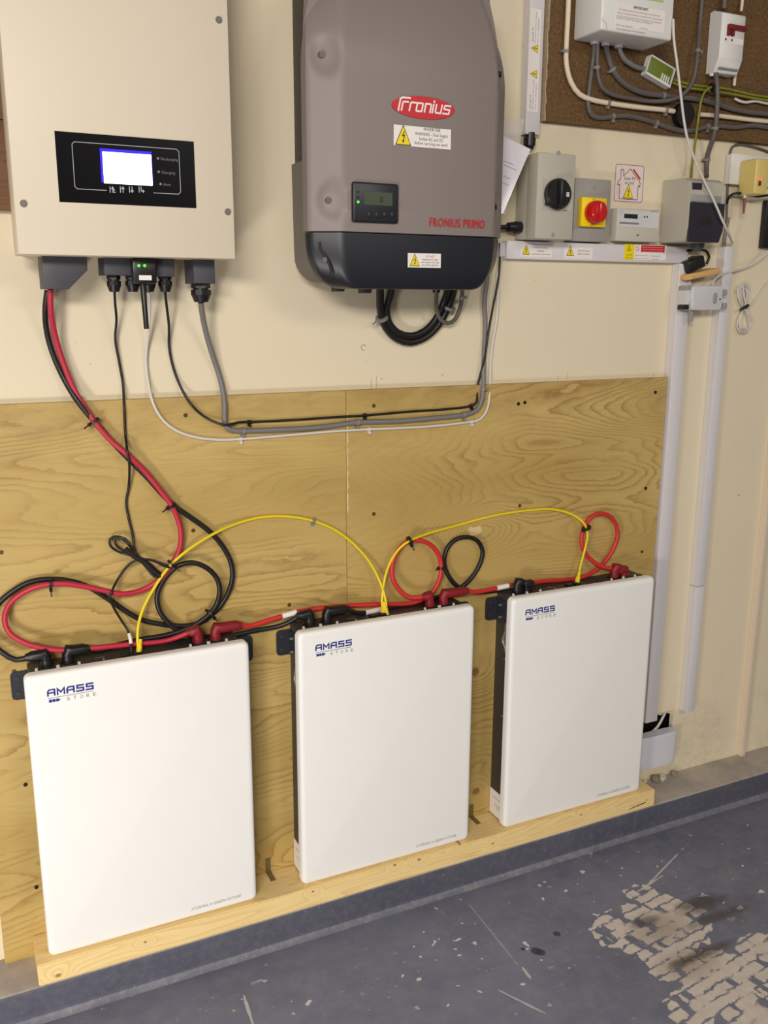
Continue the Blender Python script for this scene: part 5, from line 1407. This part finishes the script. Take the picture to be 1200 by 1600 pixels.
g_ = at(1020, 0, fy); MB().box(g_.x - .02, g_.x + .03, fy - .0006, fy, g_.z - .002, g_.z + .03).build('green_label', mat('pale_green_sticker', (176, 196, 110), .5), fb)
crk = [at(936, 26, fy), at(941, 32, fy), at(947, 36, fy), at(948, 46, fy)]
strokes(lambda u, v, w_: Vector((u, fy - w_, v)), [[(max(p_.x, fx0 + .003), p_.z) for p_ in crk]], .0008).build('crack', M['ink_grey'], fb, 0)
for px in (930, 947, 968):
    a_ = at(px, 72, .07); MB().cyl((a_.x, .072, fz + .002), (a_.x, .072, fz - .006), .0115, .0095, 12).build('grommet', M['device_grey'], fb)

# small breaker enclosure at the upper right
ey = .048
ex0 = at(1126, 60, ey).x; ex1 = at(1163, 60, ey).x
ezt = at(1136, 18, ey).z; ezb = at(1121, 108, ey).z; ezm = at(1131, 90, ey).z
pr = [(CY - .0003, ezb - .004), (CY - .0003, ezt + .006), (CY - .012, ezt + .008), (ey + .002, ezt - .002), (ey, ezt - .006), (ey, ezm), (ey + .012, ezb), (ey + .014, ezb - .004)]
b = bmesh.new(); n = len(pr)
A1 = [b.verts.new((ex0, y, z)) for y, z in pr]; B1_ = [b.verts.new((ex1, y, z)) for y, z in pr]
b.faces.new(A1); b.faces.new(B1_[::-1])
for i in range(n): b.faces.new((A1[i], B1_[i], B1_[(i + 1) % n], A1[(i + 1) % n]))
bmesh.ops.recalc_face_normals(b, faces=list(b.faces))
bmesh.ops.bevel(b, geom=list(b.edges), offset=.0012, segments=1, affect='EDGES')
en = thing('breaker_enclosure', 'small off-white breaker box with dark red levers on the chipboard', 'fuse box', ((ex0 + ex1) / 2, CY, ezb))
MB().bm(b).build('case', M['white_plastic'], en, 40)
lv_ = (at(1145, 43, ey).z + at(1163, 46, ey).z) / 2
MB().box(ex0 + .018, ex1 - .001, ey - .008, ey + .001, lv_ - .006, lv_ + .005, .001).build('lever_bar', M['rust_red'], en)
for u in (.022, .035): MB().box(ex0 + u - .004, ex0 + u + .004, ey - .006, ey + .001, lv_ - .020, lv_ - .005, .001).build('breaker_lever', M['rust_red'], en)
MB().box(ex0 + .015, ex1 - .003, ey - .0006, ey + .0002, lv_ - .036, lv_ - .023).build('rating_label', M['sticker_white'], en)
for u in (.016, .036):
    MB().box(ex0 + u - .002, ex0 + u + .002, ey - .0010, ey - .0004, lv_ - .031, lv_ - .026).build('printed_mark', M['ink'], en)
MB().box(ex0 + .006, ex1 - .004, ey + .004, ey + .006, ezb + .003, ezb + .007).build('printed_line', M['ink_grey'], en)
for u in (.006, .020): MB().cyl((ex0 + u, ey + .026, ezb - .010), (ex0 + u, ey + .026, ezb - .002), .006, seg=10).build('gland', M['white_plastic'], en)

# earth terminal block
ty_ = .072
c0 = at(1032, 111, ty_); a_ = at(1012, 91, ty_); b_ = at(1055, 117, ty_); ang = math.atan2(b_.z - a_.z, b_.x - a_.x)
et = thing('earth_terminal_block', 'green terminal block in a clear white frame, tilted, under the fuse box', 'terminal block', (c0.x, CY, c0.z - .03))
MB().box(c0.x - .0375, c0.x + .0375, ty_, CY - .004, c0.z - .0190, c0.z + .0190, .003, 2, rot=-ang).build('block', M['green_block'], et)
Fr = frame2d((c0.x, ty_, c0.z), ang)
fr = MB()
def obox(u0, u1, v0, v1, w0, w1, mb):
    vs = [Fr(u, v, w_) for w_ in (w0, w1) for (u, v) in ((u0, v0), (u1, v0), (u1, v1), (u0, v1))]
    mb.add(vs, [(0, 1, 2, 3), (4, 7, 6, 5), (0, 4, 5, 1), (1, 5, 6, 2), (2, 6, 7, 3), (3, 7, 4, 0)])
obox(-.040, .040, .0188, .0215, -.016, .003, fr); obox(-.040, .040, -.024, -.0188, -.016, .003, fr)
obox(-.0405, -.0385, -.0188, .0188, -.016, .001, fr)
for u in (.006, .013, .020, .027): obox(u, u + .0022, -.0188, -.003, 0, .0035, fr)
obox(.0378, .0405, -.0188, .0188, -.017, .002, fr)
fr.build('frame', M['white_plastic'], et, 30)
a_ = Fr(-.022, .001, .0005); MB().cyl(a_, a_ + Vector((0, -.002, 0)), .003, seg=10).build('screw', M['steel'], et)

# round black conduit box
cy_ = .070; c0 = at(1072, 178, cy_)
rb_ = thing('round_conduit_box', 'round black conduit box low on the chipboard', 'junction box', (c0.x, CY, c0.z - .028))
MB().cyl((c0.x, cy_ + .003, c0.z), (c0.x, CY - .0003, c0.z), .0275, seg=32).build('base', M['black_plastic'], rb_)
MB().cyl((c0.x, cy_, c0.z), (c0.x, cy_ + .0035, c0.z), .0275, .0285, 32).build('cover', M['black_plastic'], rb_)

# cables on the chipboard
gy_ = .083
def grey(label, pts, r, m='dark_grey_cable', clips=(), y=gy_, name='mains_cable'):
    c_ = cable(name, label, pts, y, r, M[m], 10)
    for p_ in clips: clip(c_, p_[0], p_[1], r + .0004)
    return c_
grey('grey mains cable taking the lowest run across the chipboard', [(929, 66, .072), (927, 90), (924, 112), (920, 145), (919, 165), (925, 180), (940, 184), (957, 182), (980, 181), (1005, 186), (1025, 192), (1045, 199), (1065, 204), (1085, 203), (1105, 198), (1125, 197), (1150, 199), (1175, 196), (1200, 199), (1240, 203)], .0058, clips=((956, 182), (1022, 191), (1105, 198)))
grey('slim grey mains cable curving from fuse box up to the chipboard top', [(934, 68, .070), (933, 95, .074), (934, 115, .076), (940, 136, .076), (956, 147, .076), (985, 154), (1010, 158), (1035, 158, .074), (1052, 155, .068), (1070, 145, .066), (1082, 128, .064), (1088, 100, .064), (1091, 70, .068), (1093, 40), (1096, 10), (1099, -20)], .0050, clips=((933, 106), (1090, 80)))
grey('thick dark grey cable sweeping across the middle of the chipboard', [(946, 68, .070), (950, 88), (957, 108), (968, 124), (985, 137), (1005, 145), (1030, 149), (1060, 152), (1090, 155, .0815), (1115, 161, .0815), (1140, 169), (1170, 175), (1200, 178), (1240, 183)], .0068, clips=((958, 108), (1036, 149)))
grey('pale grey cable from fuse box into the green terminal block', [(967, 68, .070), (969, 80, .072), (975, 92, .074), (985, 100, .076), (997, 106, .078), (1008, 108, .0805)], .0056, 'grey_cable')
grey('dark grey cable dropping from small breaker box to the grey distribution box', [(1118, 112, .068), (1120, 130, .060), (1121, 150, .058), (1120, 175, .060), (1118, 200, .064), (1113, 220, .074), (1106, 240, .092), (1104, 258, .098), (1104, 276, .085)], .0062, clips=((1118, 203), (1105, 251)))
wh = cable('mains_cable', 'white mains cable bending down beside the fuse box to the round black box', [(889, -20, .081), (887, 30, .081), (885, 70, .081), (885, 100, .081), (892, 128, .081), (905, 147, .081), (922, 155, .081), (950, 161, .081), (1000, 168, .080), (1040, 172, .079), (1053, 174, .079)], .081, .0058, M['cream_cable'], 10)
for p_ in ((886, 76), (947, 160), (1041, 172)): clip(wh, *p_, .0062)
cable('mains_cable', 'white mains cable leaving the round black box towards the right edge', [(1092, 179, .079), (1110, 180, .079), (1140, 183, .080), (1170, 187, .081), (1200, 190, .081), (1240, 195, .081)], .081, .0055, M['cream_cable'], 10)
cable('earth_cable', 'green and yellow earth cable from terminal block to the right edge', [(1052, 124, .078), (1070, 130, .074), (1090, 134, .074), (1110, 136, .074), (1130, 138, .074), (1150, 142, .074), (1175, 148, .074), (1200, 152, .074), (1240, 158, .074)], .074, .0030, M['earth_cable'])
cable('earth_cable', 'second green and yellow earth cable just under the first on chipboard', [(1050, 129, .080), (1070, 136, .075), (1095, 140, .075), (1120, 143, .070), (1150, 148, .074), (1175, 153, .074), (1200, 157, .074), (1240, 163, .074)], .074, .0030, M['earth_cable'])
ec = cable('earth_cable', 'green and yellow earth cable falling to the grey distribution box', [(1112, 136, .066), (1103, 141, .062), (1096, 155, .060), (1092, 180, .062), (1088, 210, .072), (1084, 240, .085), (1081, 262, .085), (1080, 277, .070)], .07, .0030, M['earth_cable'])
tie(ec, 1110, 137, .008, tail=.012)
cable('signal_cable', 'short white cable stub with tie at the right edge of the chipboard', [(1148, 154, .082), (1156, 158, .08), (1166, 160, .08), (1180, 158, .08), (1200, 162, .08), (1240, 166, .08)], .08, .0036, M['white_cable'])
cable('signal_cable', 'short white cable below the small breaker box', [(1151, 108, .078), (1149, 116, .08), (1147, 134, .085)], .08, .0040, M['cream_cable'])
cable('signal_cable', 'white cable entering the small breaker box from above', [(1162, -20, .082), (1160, 0, .08), (1158, 18, .078)], .08, .0040, M['cream_cable'])
cable('mains_cable', 'dark cable entering the small breaker box from above', [(1133, -20, .075), (1132, 0, .075), (1131, 14, .075)], .075, .0060, M['dark_grey_cable'])

# long white lead hanging in front
cable('signal_cable', 'long thin white lead hanging down in front of chipboard and grey distribution box', [(1052, 30, -.014), (1053, 62, -.016), (1058, 100, -.016), (1064, 150, -.014), (1069, 190, -.012), (1075, 220, -.010), (1086, 250, -.006), (1100, 282, -.002), (1116, 315, -.002), (1129, 345, -.002), (1137, 362, .01), (1141, 372, .05), (1144, 380, .09)], 0, .0030, M['white_cable'])
cable('signal_cable', 'thin white lead curving from the right edge to the light grey device', [(1112, 446, .060), (1114, 440, .062), (1122, 432, .07), (1140, 425, .08), (1158, 420, .085), (1175, 413, .08), (1190, 403, .075), (1200, 393, .07), (1225, 365, .07)], .07, .0026, M['white_cable'])
cable('signal_cable', 'thin dark cable making a square bend around the white socket plate', [(1225, 250, .100), (1200, 237, .103), (1175, 229, .103), (1155, 226, .103), (1144, 230, .103), (1140, 245, .103), (1138, 265, .103), (1137, 290, .103), (1136, 320, .103), (1135, 350, .103)], .103, .0032, M['dark_grey_cable'])
cable('signal_cable', 'black cable bending out from behind the yellow plug-in box', [(1136, 318, .10), (1138, 309, .095), (1146, 303, .085), (1156, 302, .075), (1164, 303, .078), (1172, 305, .075), (1185, 307, .072), (1200, 305, .07), (1220, 300, .07)], .08, .0034, M['black_rubber'])
cable('mains_cable', 'grey cable running down behind the right side of the grey distribution box', [(1138, 340, .100), (1134, 360, .100), (1131, 385, .100), (1128, 405, .100), (1125, 424, .100)], .1, .0045, M['grey_cable'])
# coil of spare white lead
co = []
random.seed(3)
for t in range(0, 66):
    a = t / 65.0 * 2 * PI * 4
    rr_ = 8.5 + 2.2 * math.sin(a * .5 + t * .13); hh = 36 + 3.5 * math.sin(a * .25 + 1)
    px = 1162 + rr_ * math.sin(2 * a) * (.9 if math.cos(a) > 0 else 1.05) - .6 * math.cos(a); py = 482 - hh * math.cos(a) * .98
    co.append((px, py, .100 + .004 * math.sin(a * 1.7)))
co = [(1200, 440, .102), (1190, 455, .102), (1180, 470, .102), (1168, 480, .1)] + co
cl = cable('spare_lead', 'small coil of white lead tied with black, hung on the wall at right', co, .1, .0022, M['white_cable'], 6, None, .008)
a_ = at(1162, 482, .098)
MB().tube([at(1157, 484, .088), at(1162, 481, .086), at(1169, 477, .088)], .0042, 8).build('cable_tie', M['black_plastic'], cl)

# repeats share a group
GR = {'battery_cable': 'thick red and black battery cables', 'data_cable': 'yellow data cables', 'solar_cable': 'black cables hanging under the grey inverter', 'metal_strap': 'metal straps on the timber ledge', 'rubble_lump': 'rubble on the kerb', 'earth_cable': 'green and yellow earth cables', 'cable_trunking': 'white cable trunking', 'terminal_cap': 'caps on the spare battery terminals', 'signal_cable': 'thin signal cables', 'mains_cable': 'mains cables'}
for o in list(COL.objects):
    if o.parent is None and o.name.split('.')[0] in GR: o['group'] = GR[o.name.split('.')[0]]
